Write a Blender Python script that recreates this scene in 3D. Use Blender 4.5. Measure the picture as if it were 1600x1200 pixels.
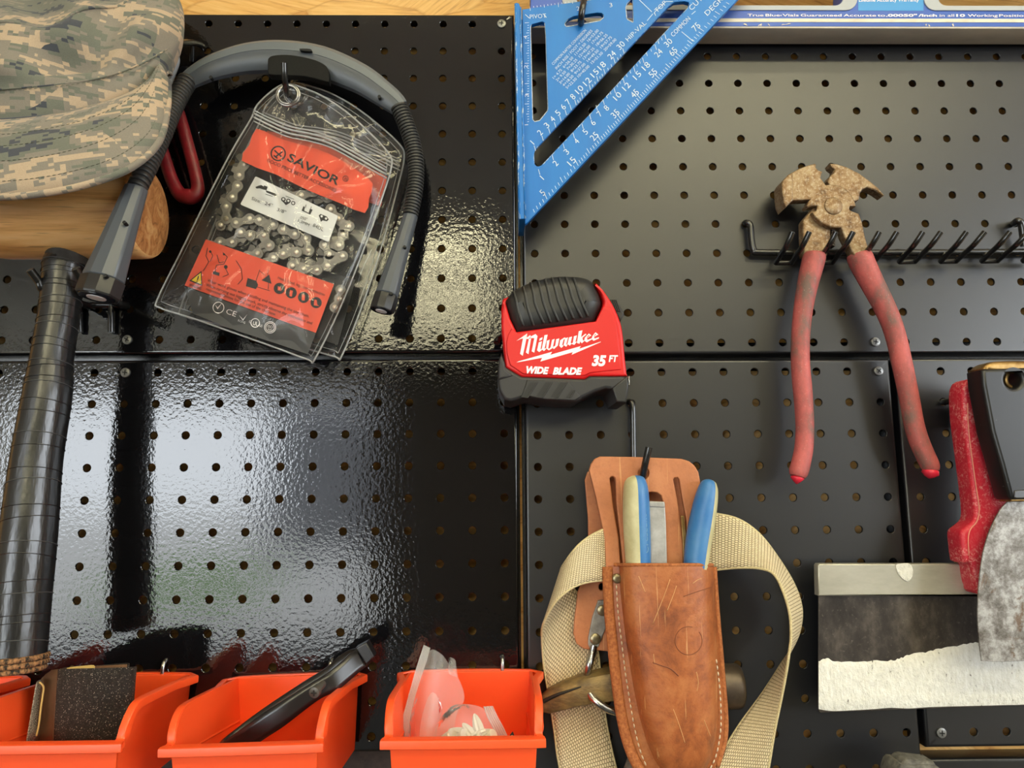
import bpy, bmesh, math, random
from mathutils import Vector, Matrix
random.seed(7)
S = bpy.context.scene
COL = S.collection
for o in list(bpy.data.objects):
    bpy.data.objects.remove(o)

# ------------------------------------------------------------------ camera
F = 1109.0                       # focal length in pixels of the 1600 px frame
Z0 = 1.50                        # height of the reference peg row above the floor
CX, CZ, CD = -0.00133, -0.09081, 0.56959
ax, ay, az = (math.radians(a) for a in (8.013, -0.745, -0.381))
Rfit = Matrix.Rotation(az, 3, 'Z') @ Matrix.Rotation(ay, 3, 'Y') @ Matrix.Rotation(ax, 3, 'X')
M2W = Matrix(((1, 0, 0), (0, 0, -1), (0, 1, 0)))      # (x, up, towards viewer) -> world
RW = M2W @ Rfit
CAM = Vector((CX, -CD, Z0 + CZ))
cd = bpy.data.cameras.new('camera')
cam = bpy.data.objects.new('camera', cd)
COL.objects.link(cam)
cam.matrix_world = Matrix.Translation(CAM) @ RW.to_4x4()
cd.sensor_fit = 'HORIZONTAL'; cd.sensor_width = 36.0
cd.lens = F / 1600 * 36.0
cd.clip_start = 0.01; cd.clip_end = 100
S.camera = cam

# ------------------------------------------------------------------ world, exposure
w = bpy.data.worlds.new('daylight'); S.world = w; w.use_nodes = True
bg = w.node_tree.nodes['Background']
bg.inputs[0].default_value = (0.88, 0.94, 1.0, 1); bg.inputs[1].default_value = 10.5
S.view_settings.view_transform = 'Standard'; S.view_settings.look = 'None'
S.view_settings.exposure = 0.0; S.view_settings.gamma = 1.0
S.view_settings.use_curve_mapping = False
LAMP = 27.0                      # brightness of the ceiling lamps
pl = bpy.data.lights.new('door_daylight', 'AREA'); pl.shape = 'RECTANGLE'; pl.size = 3.2; pl.size_y = 2.25
pl.cycles.is_portal = True
plo = bpy.data.objects.new('door_daylight', pl); COL.objects.link(plo)
wl_ = bpy.data.lights.new('added_window_daylight', 'AREA'); wl_.shape = 'RECTANGLE'; wl_.size = 2.3; wl_.size_y = 1.05  # portal of the added right-hand window
wl_.cycles.is_portal = True
wlo = bpy.data.objects.new('added_window_daylight', wl_); COL.objects.link(wlo)
wlo.location = (2.49, -2.05, 1.775); wlo.rotation_euler = (0, math.radians(90), 0); wlo.rotation_euler = (math.radians(90), 0, math.radians(90))
plo.location = (-2.8, -5.9, 1.125); plo.rotation_euler = (math.radians(90), 0, 0)

# ------------------------------------------------------------------ helpers
def P(x, y, d=0.0):
    """photo pixel -> point on the plane d metres in front of the pegboard face"""
    v = RW @ Vector(((x - 800) / F, -(y - 600) / F, -1))
    t = (-d - CAM.y) / v.y
    return CAM + v * t

WL = {}                          # world position of each object's origin
def root(name, label, cat, loc, group=None):
    o = bpy.data.objects.new(name, None); COL.objects.link(o)
    o.empty_display_size = 0.01; o.location = loc; WL[o] = Vector(loc)
    tag(o, label, cat, group); return o
def tag(o, label=None, cat=None, group=None, kind=None):
    if label: o['label'] = label
    if cat: o['category'] = cat
    if group: o['group'] = group
    if kind: o['kind'] = kind
    return o
def link(name, me, mats, parent=None, smooth=False, center=True):
    vs = [v.co for v in me.vertices]
    c = Vector((0, 0, 0))
    if vs and center:
        c = Vector([(min(v[k] for v in vs) + max(v[k] for v in vs)) / 2 for k in range(3)])
        me.transform(Matrix.Translation(-c))
    if not isinstance(mats, (list, tuple)): mats = [mats]
    for m in mats: me.materials.append(m)
    if smooth is True:
        for p in me.polygons: p.use_smooth = True
    elif smooth:
        me.shade_smooth() if hasattr(me, 'shade_smooth') else None
        try: me.set_sharp_from_angle(angle=math.radians(smooth))
        except Exception: pass
    o = bpy.data.objects.new(name, me); COL.objects.link(o)
    WL[o] = c
    if parent is not None:
        o.parent = parent; o.location = c - WL[parent]
    else:
        o.location = c
    return o
def obj(name, verts, faces, mats, parent=None, smooth=False, mi=None):
    me = bpy.data.meshes.new(name); me.from_pydata([tuple(v) for v in verts], [], faces)
    if mi:
        for p, k in zip(me.polygons, mi): p.material_index = k
    return link(name, me, mats, parent, smooth)
def bmobj(name, bm, mats, parent=None, smooth=False):
    bmesh.ops.recalc_face_normals(bm, faces=bm.faces)
    me = bpy.data.meshes.new(name); bm.to_mesh(me); bm.free()
    return link(name, me, mats, parent, smooth)
def catmull(pts, n=6, closed=False):
    pts = [Vector(p) for p in pts]; out = []; N = len(pts)
    if N < 3: 
        return pts
    for i in range(N if closed else N - 1):
        if closed: a, b, c, d = pts[i - 1], pts[i], pts[(i + 1) % N], pts[(i + 2) % N]
        else: a, b, c, d = pts[max(i - 1, 0)], pts[i], pts[i + 1], pts[min(i + 2, N - 1)]
        for k in range(n):
            t = k / n
            out.append(0.5 * ((2 * b) + (c - a) * t + (2 * a - 5 * b + 4 * c - d) * t * t + (3 * b - a - 3 * c + d) * t ** 3))
    if not closed: out.append(pts[-1])
    return out
def tube_geo(pts, r, seg=10, caps=True, ref=None, sx=1.0, closed=False):
    """r: number or list of radii; returns verts, faces"""
    pts = [Vector(p) for p in pts]; n = len(pts)
    rs = r if isinstance(r, (list, tuple)) else [r] * n
    V, Fc = [], []
    up = Vector(ref) if ref else None
    T = []
    for i in range(n):
        if closed: t = pts[(i + 1) % n] - pts[i - 1]
        else: t = pts[min(i + 1, n - 1)] - pts[max(i - 1, 0)]
        T.append(t.normalized() if t.length else Vector((0, 0, 1)))
    u = None
    for i in range(n):
        t = T[i]
        if up is not None: u = (up - t * up.dot(t)).normalized()
        elif u is None:
            a = Vector((0, 1, 0)) if abs(t.y) < 0.9 else Vector((1, 0, 0))
            u = (a - t * a.dot(t)).normalized()
        else:
            u = (u - t * u.dot(t)).normalized()
        v = t.cross(u)
        for k in range(seg):
            a = 2 * math.pi * k / seg
            V.append(pts[i] + (u * math.cos(a) + v * math.sin(a) * sx) * rs[i])
    m = n if closed else n - 1
    for i in range(m):
        for k in range(seg):
            a = i * seg + k; b = i * seg + (k + 1) % seg
            c = ((i + 1) % n) * seg + (k + 1) % seg; d = ((i + 1) % n) * seg + k
            Fc.append((a, b, c, d))
    if caps and not closed:
        Fc.append(tuple(reversed(range(seg)))); Fc.append(tuple(range((n - 1) * seg, n * seg)))
    return V, Fc
def tube(name, pts, r, mat, parent=None, seg=10, ref=None, sx=1.0, closed=False, smooth=50):
    V, Fc = tube_geo(pts, r, seg, True, ref, sx, closed)
    return obj(name, V, Fc, mat, parent, smooth)
def join(parts):
    V, Fc = [], []
    for v, f in parts:
        b = len(V); V += list(v); Fc += [tuple(i + b for i in q) for q in f]
    return V, Fc
def box_geo(c, sx, sy, sz, R=None):
    V = []
    for i in (-1, 1):
        for j in (-1, 1):
            for k in (-1, 1):
                q = Vector((i * sx / 2, j * sy / 2, k * sz / 2))
                if R: q = R @ q
                V.append(Vector(c) + q)
    return V, [(0, 1, 3, 2), (4, 6, 7, 5), (0, 4, 5, 1), (2, 3, 7, 6), (0, 2, 6, 4), (1, 5, 7, 3)]
def loft(rings, closed=True, caps=True):
    n = len(rings[0]); V = [p for r in rings for p in r]; Fc = []
    for i in range(len(rings) - 1):
        for k in range(n if closed else n - 1):
            Fc.append((i * n + k, i * n + (k + 1) % n, (i + 1) * n + (k + 1) % n, (i + 1) * n + k))
    if caps and closed:
        Fc.append(tuple(reversed(range(n)))); Fc.append(tuple(range((len(rings) - 1) * n, len(rings) * n)))
    return V, Fc
def curve_mesh(loops, extrude, bevel=0.0, res=1):
    """filled 2-D outlines (holes allowed) -> mesh in local x, y with thickness 2*extrude+2*bevel around z=0"""
    cu = bpy.data.curves.new('c', 'CURVE'); cu.dimensions = '2D'; cu.fill_mode = 'BOTH'
    cu.extrude = extrude; cu.bevel_depth = bevel; cu.bevel_resolution = res
    for lp in loops:
        sp = cu.splines.new('POLY'); sp.points.add(len(lp) - 1)
        for q, p in zip(sp.points, lp): q.co = (p[0], p[1], 0, 1)
        sp.use_cyclic_u = True
    o = bpy.data.objects.new('c', cu); COL.objects.link(o)
    dg = bpy.context.evaluated_depsgraph_get()
    me = bpy.data.meshes.new_from_object(o.evaluated_get(dg))
    bpy.data.objects.remove(o); bpy.data.curves.remove(cu)
    me.materials.clear()
    return me
FRONT = Matrix(((1, 0, 0, 0), (0, 0, -1, 0), (0, 1, 0, 0), (0, 0, 0, 1)))
def plate(name, loops, d0, d1, mat, parent=None, bevel=0.0, smooth=35, res=2, tilt=None):
    """outline(s) in photo pixels measured on the front face at d1; body from d0 to d1"""
    if loops and not isinstance(loops[0][0], (list, tuple, Vector)): loops = [loops]
    L = []
    for lp in loops:
        q = []
        for p in lp:
            v = P(p[0], p[1], d1); q.append((v.x, v.z))
        L.append(q)
    if bevel:                                     # keep the outline where it is: inset is done by negative offset
        pass
    th = d1 - d0
    me = curve_mesh_off(L, th, bevel, res)
    me.transform(Matrix.Translation((0, -(d0 + d1) / 2, 0)) @ FRONT)
    if tilt: me.transform(tilt)
    return link(name, me, mat, parent, smooth)
def curve_mesh_off(loops, th, bevel, res):
    cu = bpy.data.curves.new('c', 'CURVE'); cu.dimensions = '2D'; cu.fill_mode = 'BOTH'
    cu.bevel_depth = bevel; cu.bevel_resolution = res
    cu.extrude = max(th / 2 - bevel, 0.00001); cu.offset = -bevel
    for lp in loops:
        sp = cu.splines.new('POLY'); sp.points.add(len(lp) - 1)
        for q, p in zip(sp.points, lp): q.co = (p[0], p[1], 0, 1)
        sp.use_cyclic_u = True
    o = bpy.data.objects.new('c', cu); COL.objects.link(o)
    dg = bpy.context.evaluated_depsgraph_get()
    me = bpy.data.meshes.new_from_object(o.evaluated_get(dg))
    bpy.data.objects.remove(o); bpy.data.curves.remove(cu)
    me.materials.clear()
    return me
def sm(pts, n=5, closed=True):
    return [(p.x, p.y) for p in catmull([(a, b, 0) for a, b in pts], n, closed)]
def zs(pts, x0, y0, s):
    """pixels of an enlarged crop -> photo pixels"""
    return [(x0 + a / s, y0 + b / s) for a, b in pts]
def rrect(x0, y0, x1, y1, r, n=4):
    out = []
    for cx, cy, a0 in ((x1 - r, y0 + r, -90), (x1 - r, y1 - r, 0), (x0 + r, y1 - r, 90), (x0 + r, y0 + r, 180)):
        for k in range(n + 1):
            a = math.radians(a0 + 90 * k / n); out.append((cx + r * math.cos(a), cy + r * math.sin(a)))
    return out
def circ(cx, cy, r, n=20, ry=None):
    ry = ry or r
    return [(cx + r * math.cos(2 * math.pi * k / n), cy + ry * math.sin(2 * math.pi * k / n)) for k in range(n)]
_font = {}
def text_geo(s, bold=0.0, shear=0.0, spacing=1.0):
    key = (s, bold, shear, spacing)
    if key in _font: return _font[key]
    cu = bpy.data.curves.new('t', 'FONT'); cu.body = s; cu.offset = bold; cu.shear = shear
    cu.space_character = spacing; cu.resolution_u = 3; cu.fill_mode = 'FRONT'
    o = bpy.data.objects.new('t', cu); COL.objects.link(o)
    dg = bpy.context.evaluated_depsgraph_get()
    me = bpy.data.meshes.new_from_object(o.evaluated_get(dg))
    V = [v.co.copy() for v in me.vertices]; Fc = [tuple(p.vertices) for p in me.polygons]
    bpy.data.objects.remove(o); bpy.data.curves.remove(cu); bpy.data.meshes.remove(me)
    x0 = min(v.x for v in V); x1 = max(v.x for v in V); y1 = max(v.y for v in V)
    _font[key] = (V, Fc, x0, x1); return _font[key]
def text_at(s, a, b, h, d, bold=0.0, shear=0.0, spacing=1.0, bend=None):
    """text whose baseline runs from pixel a to pixel b on the plane d; h = cap height in pixels"""
    V, Fc, x0, x1 = text_geo(s, bold, shear, spacing)
    ax_, ay_ = a; bx_, by_ = b
    L = math.hypot(bx_ - ax_, by_ - ay_); ux, uy = (bx_ - ax_) / L, (by_ - ay_) / L
    nx, ny = uy, -ux
    out = []
    for v in V:
        t = (v.x - x0) / max(x1 - x0, 1e-6); hh = v.y / 0.69 * h
        px = ax_ + ux * L * t + nx * hh; py = ay_ + uy * L * t + ny * hh
        if bend: py += bend(t)
        out.append(P(px, py, d(px, py) if callable(d) else d))
    return out, [tuple(f) for f in Fc]
def text(name, s, a, b, h, d, mat, parent, **k):
    V, Fc = text_at(s, a, b, h, d, **k)
    return obj(name, V, Fc, mat, parent)
def flat(name, polys, d, mat, parent):
    """thin printed shapes (each its own filled outline) 0.2 mm proud of the plane d"""
    geo = []
    for lp in polys:
        me = plate_mesh([lp], d - 0.0003, d)
        geo.append(([v.co.copy() for v in me.vertices], [tuple(p.vertices) for p in me.polygons])); bpy.data.meshes.remove(me)
    V, Fc = join(geo); return obj(name, V, Fc, mat, parent)
def plate_mesh(loops, d0, d1):
    L = []
    for lp in loops:
        L.append([(lambda v: (v.x, v.z))(P(p[0], p[1], d1)) for p in lp])
    me = curve_mesh_off(L, d1 - d0, 0.0, 0)
    me.transform(Matrix.Translation((0, -(d0 + d1) / 2, 0)) @ FRONT)
    return me
from mathutils.bvhtree import BVHTree
_bvh = {}
def drape(o, px, py, lift=0.0003):
    """point where the sight line through a photo pixel meets the object, lifted off its surface"""
    if o not in _bvh:
        me = o.data; off = WL[o]
        _bvh[o] = BVHTree.FromPolygons([v.co + off for v in me.vertices], [tuple(p.vertices) for p in me.polygons])
    a = P(px, py, 0.0); d = (a - CAM).normalized()
    loc, nrm, i, t = _bvh[o].ray_cast(CAM, d)
    if loc is None: return None
    if nrm.dot(d) > 0: nrm = -nrm
    return loc + nrm * lift
def line_px(a, b, w):
    dx, dy = b[0] - a[0], b[1] - a[1]; L = math.hypot(dx, dy) or 1
    nx, ny = -dy / L * w / 2, dx / L * w / 2
    return [(a[0] + nx, a[1] + ny), (b[0] + nx, b[1] + ny), (b[0] - nx, b[1] - ny), (a[0] - nx, a[1] - ny)]
def lines(name, segs, d, wpx, mat, parent):
    V, Fc = [], []
    for a, b in segs:
        q = line_px(a, b, wpx); k = len(V)
        V += [P(p[0], p[1], d) for p in q]; Fc.append((k + 3, k + 2, k + 1, k))
    return obj(name, V, Fc, mat, parent)
def stitches(name, pts, dash, gap, r, mat, parent):
    """dashed thread along a 3-D polyline"""
    pts = [Vector(p) for p in pts]; geo = []
    L = [0]
    for a, b in zip(pts, pts[1:]): L.append(L[-1] + (b - a).length)
    def at(s):
        for i in range(len(pts) - 1):
            if s <= L[i + 1]:
                t = (s - L[i]) / max(L[i + 1] - L[i], 1e-9); return pts[i].lerp(pts[i + 1], t)
        return pts[-1]
    s = 0
    while s + dash < L[-1]:
        a, b = at(s), at(s + dash); m = at(s + dash / 2) + Vector((0, -r * 0.4, 0))
        geo.append(tube_geo([a, m, b], [r * 0.5, r, r * 0.5], 5)); s += dash + gap
    V, Fc = join(geo); o = obj(name, V, Fc, mat, parent, True); o['kind'] = 'stuff'; return o

# ------------------------------------------------------------------ materials
def srgb(r, g, b):
    f = lambda c: (c / 255 / 12.92) if c <= 10 else ((c / 255 + 0.055) / 1.055) ** 2.4
    return (f(r), f(g), f(b), 1)
def nodes(name):
    m = bpy.data.materials.new(name); m.use_nodes = True
    nt = m.node_tree; return m, nt, nt.nodes['Principled BSDF']
def new(nt, t, **kw):
    n = nt.nodes.new(t)
    for k, v in kw.items():
        if hasattr(n, k): setattr(n, k, v)
    return n
def coords(nt, scale=(1, 1, 1), kind='Object', rot=(0, 0, 0)):
    tc = new(nt, 'ShaderNodeTexCoord'); mp = new(nt, 'ShaderNodeMapping')
    mp.inputs['Scale'].default_value = scale; mp.inputs['Rotation'].default_value = rot
    nt.links.new(tc.outputs[kind], mp.inputs[0]); return mp.outputs[0]
def noise(nt, vec, scale, detail=4, rough=0.6, dist=0.0):
    n = new(nt, 'ShaderNodeTexNoise'); n.inputs['Scale'].default_value = scale
    n.inputs['Detail'].default_value = detail; n.inputs['Roughness'].default_value = rough
    n.inputs['Distortion'].default_value = dist
    if vec is not None: nt.links.new(vec, n.inputs['Vector'])
    return n.outputs['Fac']
def ramp(nt, fac, stops, interp='LINEAR'):
    r = new(nt, 'ShaderNodeValToRGB'); r.color_ramp.interpolation = interp
    el = r.color_ramp.elements
    while len(el) < len(stops): el.new(0.5)
    for e, (p, c) in zip(el, stops): e.position = p; e.color = c if len(c) == 4 else (*c, 1)
    nt.links.new(fac, r.inputs[0]); return r.outputs[0]
def mixc(nt, fac, a, b, mode='MIX'):
    m = new(nt, 'ShaderNodeMix', data_type='RGBA', blend_type=mode)
    for sock, v in ((m.inputs[0], fac), (m.inputs[6], a), (m.inputs[7], b)):
        if isinstance(v, (int, float)): sock.default_value = v
        elif isinstance(v, tuple): sock.default_value = v
        else: nt.links.new(v, sock)
    return m.outputs[2]
def bump(nt, b, height, strength=0.3, dist=0.001):
    n = new(nt, 'ShaderNodeBump'); n.inputs['Strength'].default_value = strength
    n.inputs['Distance'].default_value = dist; nt.links.new(height, n.inputs['Height'])
    nt.links.new(n.outputs[0], b.inputs['Normal']); return n
def basic(name, col, rough=0.5, metal=0.0, spec=0.5, var=None, vscale=60, bmp=0.0, bscale=600, bdist=0.0004, coat=0.0, stretch=(1, 1, 1)):
    m, nt, b = nodes(name)
    b.inputs['Base Color'].default_value = col; b.inputs['Roughness'].default_value = rough
    b.inputs['Metallic'].default_value = metal; b.inputs['Specular IOR Level'].default_value = spec
    b.inputs['Coat Weight'].default_value = coat; b.inputs['Coat Roughness'].default_value = 0.1
    if var:
        f = noise(nt, coords(nt, stretch), vscale, 6, 0.65)
        c = ramp(nt, f, [(0.35, col), (0.68, var)]); nt.links.new(c, b.inputs['Base Color'])
    if bmp:
        bump(nt, b, noise(nt, coords(nt, stretch), bscale, 3), bmp, bdist)
    return m
MT = {}
def mk():
    W = MT
    # OSB sheathing: flat strands of many directions
    m, nt, b = nodes('osb')
    v = coords(nt, (1, 1, 1)); vstr = coords(nt, (11, 1, 42))
    vor = new(nt, 'ShaderNodeTexVoronoi', feature='F1'); vor.inputs['Scale'].default_value = 1
    nt.links.new(noise_vec(nt, vstr, 0.7, 1.3), vor.inputs['Vector'])
    sepc = vor.outputs['Color']
    hs = new(nt, 'ShaderNodeSeparateColor'); nt.links.new(sepc, hs.inputs[0])
    ang = new(nt, 'ShaderNodeMath', operation='MULTIPLY_ADD'); ang.inputs[1].default_value = 1.6; ang.inputs[2].default_value = -0.8
    nt.links.new(hs.outputs[0], ang.inputs[0])
    vr = new(nt, 'ShaderNodeVectorRotate', rotation_type='Y_AXIS'); nt.links.new(v, vr.inputs['Vector']); nt.links.new(ang.outputs[0], vr.inputs['Angle'])
    mp = new(nt, 'ShaderNodeMapping'); mp.inputs['Scale'].default_value = (30, 30, 420); nt.links.new(vr.outputs[0], mp.inputs[0])
    g = noise(nt, mp.outputs[0], 1.0, 5, 0.6)
    c1 = ramp(nt, g, [(0.25, srgb(150, 92, 38)), (0.45, srgb(214, 158, 82)), (0.75, srgb(236, 194, 124))])
    c2 = mixc(nt, 0.35, c1, ramp(nt, hs.outputs[1], [(0.0, srgb(180, 118, 52)), (0.5, srgb(222, 170, 92)), (1, srgb(240, 205, 140))]))
    edge = new(nt, 'ShaderNodeTexVoronoi', feature='DISTANCE_TO_EDGE'); edge.inputs['Scale'].default_value = 1
    nt.links.new(noise_vec(nt, vstr, 0.7, 1.3), edge.inputs['Vector'])
    ed = ramp(nt, edge.outputs['Distance'], [(0.0, (0.5, 0.36, 0.22, 1)), (0.05, (1, 1, 1, 1))])
    nt.links.new(mixc(nt, 0.4, c2, ed, 'MULTIPLY'), b.inputs['Base Color']); b.inputs['Roughness'].default_value = 0.7
    bump(nt, b, g, 0.4, 0.0008); W['osb'] = m
    # glossy and satin black panel paint
    def paint(name, rough, col, bs, bd, spec, sc):
        m, nt, b = nodes(name)
        b.inputs['Base Color'].default_value = col; b.inputs['Roughness'].default_value = rough
        b.inputs['Specular IOR Level'].default_value = spec
        f = noise(nt, coords(nt), sc, 2, 0.5); bump(nt, b, f, bs, bd)
        return m
    W['gloss'] = paint('gloss_black_paint', 0.07, (0.004, 0.004, 0.005, 1), 0.20, 0.0006, 0.8, 330)
    W['satin'] = paint('satin_black_paint', 0.36, (0.004, 0.004, 0.0055, 1), 0.06, 0.0003, 0.85, 900)
    W['screw'] = basic('zinc_screw', srgb(150, 150, 148), 0.42, 0.8, var=srgb(110, 110, 108), vscale=300)
    W['screwdark'] = basic('screw_recess', srgb(25, 25, 25), 0.6)
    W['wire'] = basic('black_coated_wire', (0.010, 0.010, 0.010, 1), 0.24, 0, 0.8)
    W['wiretip'] = basic('cut_wire_end', srgb(95, 92, 88), 0.5, 0.5)
    W['plastic_black'] = basic('black_plastic', (0.014, 0.014, 0.015, 1), 0.38, bmp=0.08, bscale=1500)
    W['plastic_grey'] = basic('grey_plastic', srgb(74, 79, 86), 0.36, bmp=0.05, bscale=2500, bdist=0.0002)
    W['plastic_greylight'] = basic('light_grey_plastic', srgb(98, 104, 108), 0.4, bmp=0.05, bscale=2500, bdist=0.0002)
    W['rib'] = basic('gooseneck_rubber', srgb(46, 46, 45), 0.5)
    W['ribgap'] = basic('gooseneck_gap', srgb(14, 14, 14), 0.7)
    W['lens'] = basic('white_lens', srgb(225, 225, 228), 0.25)
    W['lensring'] = basic('dark_lens_ring', srgb(14, 14, 24), 0.15)
    W['sticker'] = basic('black_sticker', srgb(14, 14, 13), 0.6, 0, 0.2, var=srgb(22, 22, 20), vscale=900)
    W['steel'] = basic('bright_steel', srgb(190, 190, 190), 0.25, 1.0, var=srgb(150, 148, 146), vscale=120)
    W['dullsteel'] = basic('dull_steel', srgb(168, 165, 158), 0.42, 0.45, var=srgb(128, 125, 119), vscale=160, bmp=0.1, bscale=500)
    W['flatsteel'] = basic('flat_bright_steel', srgb(196, 194, 190), 0.4, 0.35, var=srgb(160, 157, 152), vscale=90)
    W['brass'] = basic('old_brass', srgb(170, 140, 90), 0.38, 0.9, var=srgb(120, 90, 50), vscale=90)
    W['rivet'] = basic('dull_nickel_rivet', srgb(160, 150, 120), 0.35, 0.8, var=srgb(125, 112, 84), vscale=300)
    # wood of the mallet
    m, nt, b = nodes('mallet_wood')
    g = noise(nt, coords(nt, (9, 40, 150)), 1.0, 6, 0.62, 0.4)
    g2 = noise(nt, coords(nt, (30, 300, 900)), 1.0, 2)
    c = ramp(nt, g, [(0.3, srgb(196, 136, 72)), (0.5, srgb(238, 186, 118)), (0.72, srgb(250, 210, 148))])
    c = mixc(nt, ramp(nt, g2, [(0.6, (0, 0, 0, 1)), (0.72, (0.55, 0.55, 0.55, 1))]), c, srgb(120, 70, 30))
    nt.links.new(c, b.inputs['Base Color']); b.inputs['Roughness'].default_value = 0.42; bump(nt, b, g2, 0.15, 0.0004); W['wood'] = m
    m, nt, b = nodes('mallet_end_grain')
    g = noise(nt, coords(nt, (60, 90, 60), rot=(0.3, 0.2, 0.6)), 1.2, 8, 0.7, 1.2)
    c = ramp(nt, g, [(0.3, srgb(95, 55, 25)), (0.48, srgb(168, 110, 58)), (0.7, srgb(205, 158, 100))])
    nt.links.new(c, b.inputs['Base Color']); b.inputs['Roughness'].default_value = 0.7; bump(nt, b, g, 0.5, 0.001); W['endgrain'] = m
    # electrical tape
    m, nt, b = nodes('black_tape')
    b.inputs['Base Color'].default_value = (0.012, 0.012, 0.013, 1); b.inputs['Roughness'].default_value = 0.27
    b.inputs['Specular IOR Level'].default_value = 0.75
    bump(nt, b, noise(nt, coords(nt, (120, 120, 30)), 1.0, 3), 0.5, 0.0012); W['tape'] = m
    W['tapeedge'] = basic('tape_edge', srgb(70, 70, 70), 0.35)
    W['rubber'] = basic('worn_black_rubber', srgb(38, 37, 35), 0.55, var=srgb(62, 60, 55), vscale=120, bmp=0.2, bscale=300)
    m, nt, b = nodes('corded_tape_end'); g = noise(nt, coords(nt, (500, 500, 180)), 1, 3)
    nt.links.new(ramp(nt, g, [(0.4, srgb(30, 24, 18)), (0.62, srgb(165, 118, 76))]), b.inputs['Base Color']); b.inputs['Roughness'].default_value = 0.85; bump(nt, b, g, 0.8, 0.001); W['cord'] = m
    # digital camouflage cloth
    def camo(name, rot, sc):
        m, nt, b = nodes(name)
        v = coords(nt, (1, 1, 1), rot=rot)
        sn = new(nt, 'ShaderNodeVectorMath', operation='SNAP'); nt.links.new(v, sn.inputs[0]); sn.inputs[1].default_value = (0.0034, 0.02, 0.0021)
        mp = new(nt, 'ShaderNodeMapping'); mp.inputs['Scale'].default_value = (15 * sc, 20, 34 * sc); nt.links.new(sn.outputs[0], mp.inputs[0])
        f = noise(nt, mp.outputs[0], 1.0, 5, 0.72)
        c = ramp(nt, f, [(0.0, srgb(66, 70, 78)), (0.40, srgb(110, 112, 100)), (0.475, srgb(134, 127, 115)), (0.535, srgb(184, 162, 136)), (0.60, srgb(114, 115, 103)), (0.70, srgb(72, 76, 84))], 'CONSTANT')
        wv = noise(nt, coords(nt, (1, 1, 1)), 1500, 2)
        c = mixc(nt, 0.25, c, ramp(nt, wv, [(0.3, (0.35, 0.35, 0.35, 1)), (0.7, (1, 1, 1, 1))]), 'MULTIPLY')
        nt.links.new(c, b.inputs['Base Color']); b.inputs['Roughness'].default_value = 0.85; b.inputs['Sheen Weight'].default_value = 0.15
        bump(nt, b, wv, 0.3, 0.0005); return m
    W['camo'] = camo('digital_camouflage', (0, 0, 0), 1.0); W['camo2'] = camo('digital_camouflage_brim', (0, 0.25, 0), 0.9)
    W['thread_grey'] = basic('grey_green_thread', srgb(98, 98, 84), 0.8)
    W['redcoat'] = basic('dark_red_rubber_coating', srgb(132, 22, 30), 0.45, var=srgb(104, 18, 24), vscale=90)
    # blue anodised square
    W['bluealu'] = basic('blue_anodised_aluminium', srgb(4, 106, 186), 0.42, 0.15, var=srgb(10, 116, 196), vscale=40, bmp=0.05, bscale=900, stretch=(1, 1, 0.2))
    m, nt, b = nodes('worn_blue_edge'); g = noise(nt, coords(nt, (1, 1, 0.35)), 420, 5, 0.7)
    nt.links.new(ramp(nt, g, [(0.5, srgb(40, 125, 205)), (0.6, srgb(200, 215, 228))]), b.inputs['Base Color']); b.inputs['Roughness'].default_value = 0.45; W['blueedge'] = m
    W['baremetal'] = basic('bare_aluminium_edge', srgb(215, 220, 222), 0.4, 0.3, var=srgb(150, 160, 168), vscale=500)
    W['print_white'] = basic('white_print', srgb(205, 220, 232), 0.55)
    W['print_pure'] = basic('bright_white_print', srgb(250, 245, 245), 0.5)
    W['print_black'] = basic('black_print', srgb(30, 26, 24), 0.6)
    W['levelblue'] = basic('dark_blue_enamel', srgb(48, 88, 178), 0.4, var=srgb(66, 104, 190), vscale=20, stretch=(0.3, 1, 1))
    W['levelsky'] = basic('light_blue_label', srgb(62, 150, 215), 0.4)
    W['levelgrey'] = basic('pale_grey_plastic_trim', srgb(178, 182, 186), 0.5)
    W['levelwhite'] = basic('ivory_stripe', srgb(236, 228, 208), 0.5, var=srgb(205, 195, 170), vscale=150, stretch=(0.3, 1, 1))
    W['levelalu'] = basic('weathered_aluminium', srgb(176, 170, 160), 0.6, 0.0, var=srgb(205, 196, 180), vscale=30, bmp=0.2, bscale=160, stretch=(0.35, 1, 1))
    # rusty forged steel
    m, nt, b = nodes('rusty_forged_steel')
    g = noise(nt, coords(nt), 90, 8, 0.72); g2 = noise(nt, coords(nt), 420, 5, 0.7)
    c = ramp(nt, g, [(0.32, srgb(78, 56, 36)), (0.47, srgb(132, 102, 68)), (0.62, srgb(160, 138, 106))])
    c = mixc(nt, ramp(nt, g2, [(0.5, (0, 0, 0, 1)), (0.66, (0.7, 0.7, 0.7, 1))]), c, srgb(186, 172, 150))
    nt.links.new(c, b.inputs['Base Color']); b.inputs['Roughness'].default_value = 0.5; b.inputs['Metallic'].default_value = 0.45
    bump(nt, b, g2, 0.3, 0.0006); W['rust'] = m
    W['rustdark'] = basic('dark_steel_teeth', srgb(70, 62, 52), 0.5, 0.5, var=srgb(40, 36, 32), vscale=300)
    # faded red dipped grips
    m, nt, b = nodes('faded_red_grip')
    g = noise(nt, coords(nt, (1, 1, 0.5)), 45, 6, 0.7); g2 = noise(nt, coords(nt), 700, 4)
    c = ramp(nt, g, [(0.36, srgb(112, 88, 80)), (0.48, srgb(164, 84, 80)), (0.62, srgb(196, 96, 92))])
    c = mixc(nt, ramp(nt, g2, [(0.62, (0, 0, 0, 1)), (0.74, (0.5, 0.5, 0.5, 1))]), c, srgb(205, 180, 165))
    nt.links.new(c, b.inputs['Base Color']); b.inputs['Roughness'].default_value = 0.6; bump(nt, b, g2, 0.2, 0.0004); W['redgrip'] = m
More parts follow.
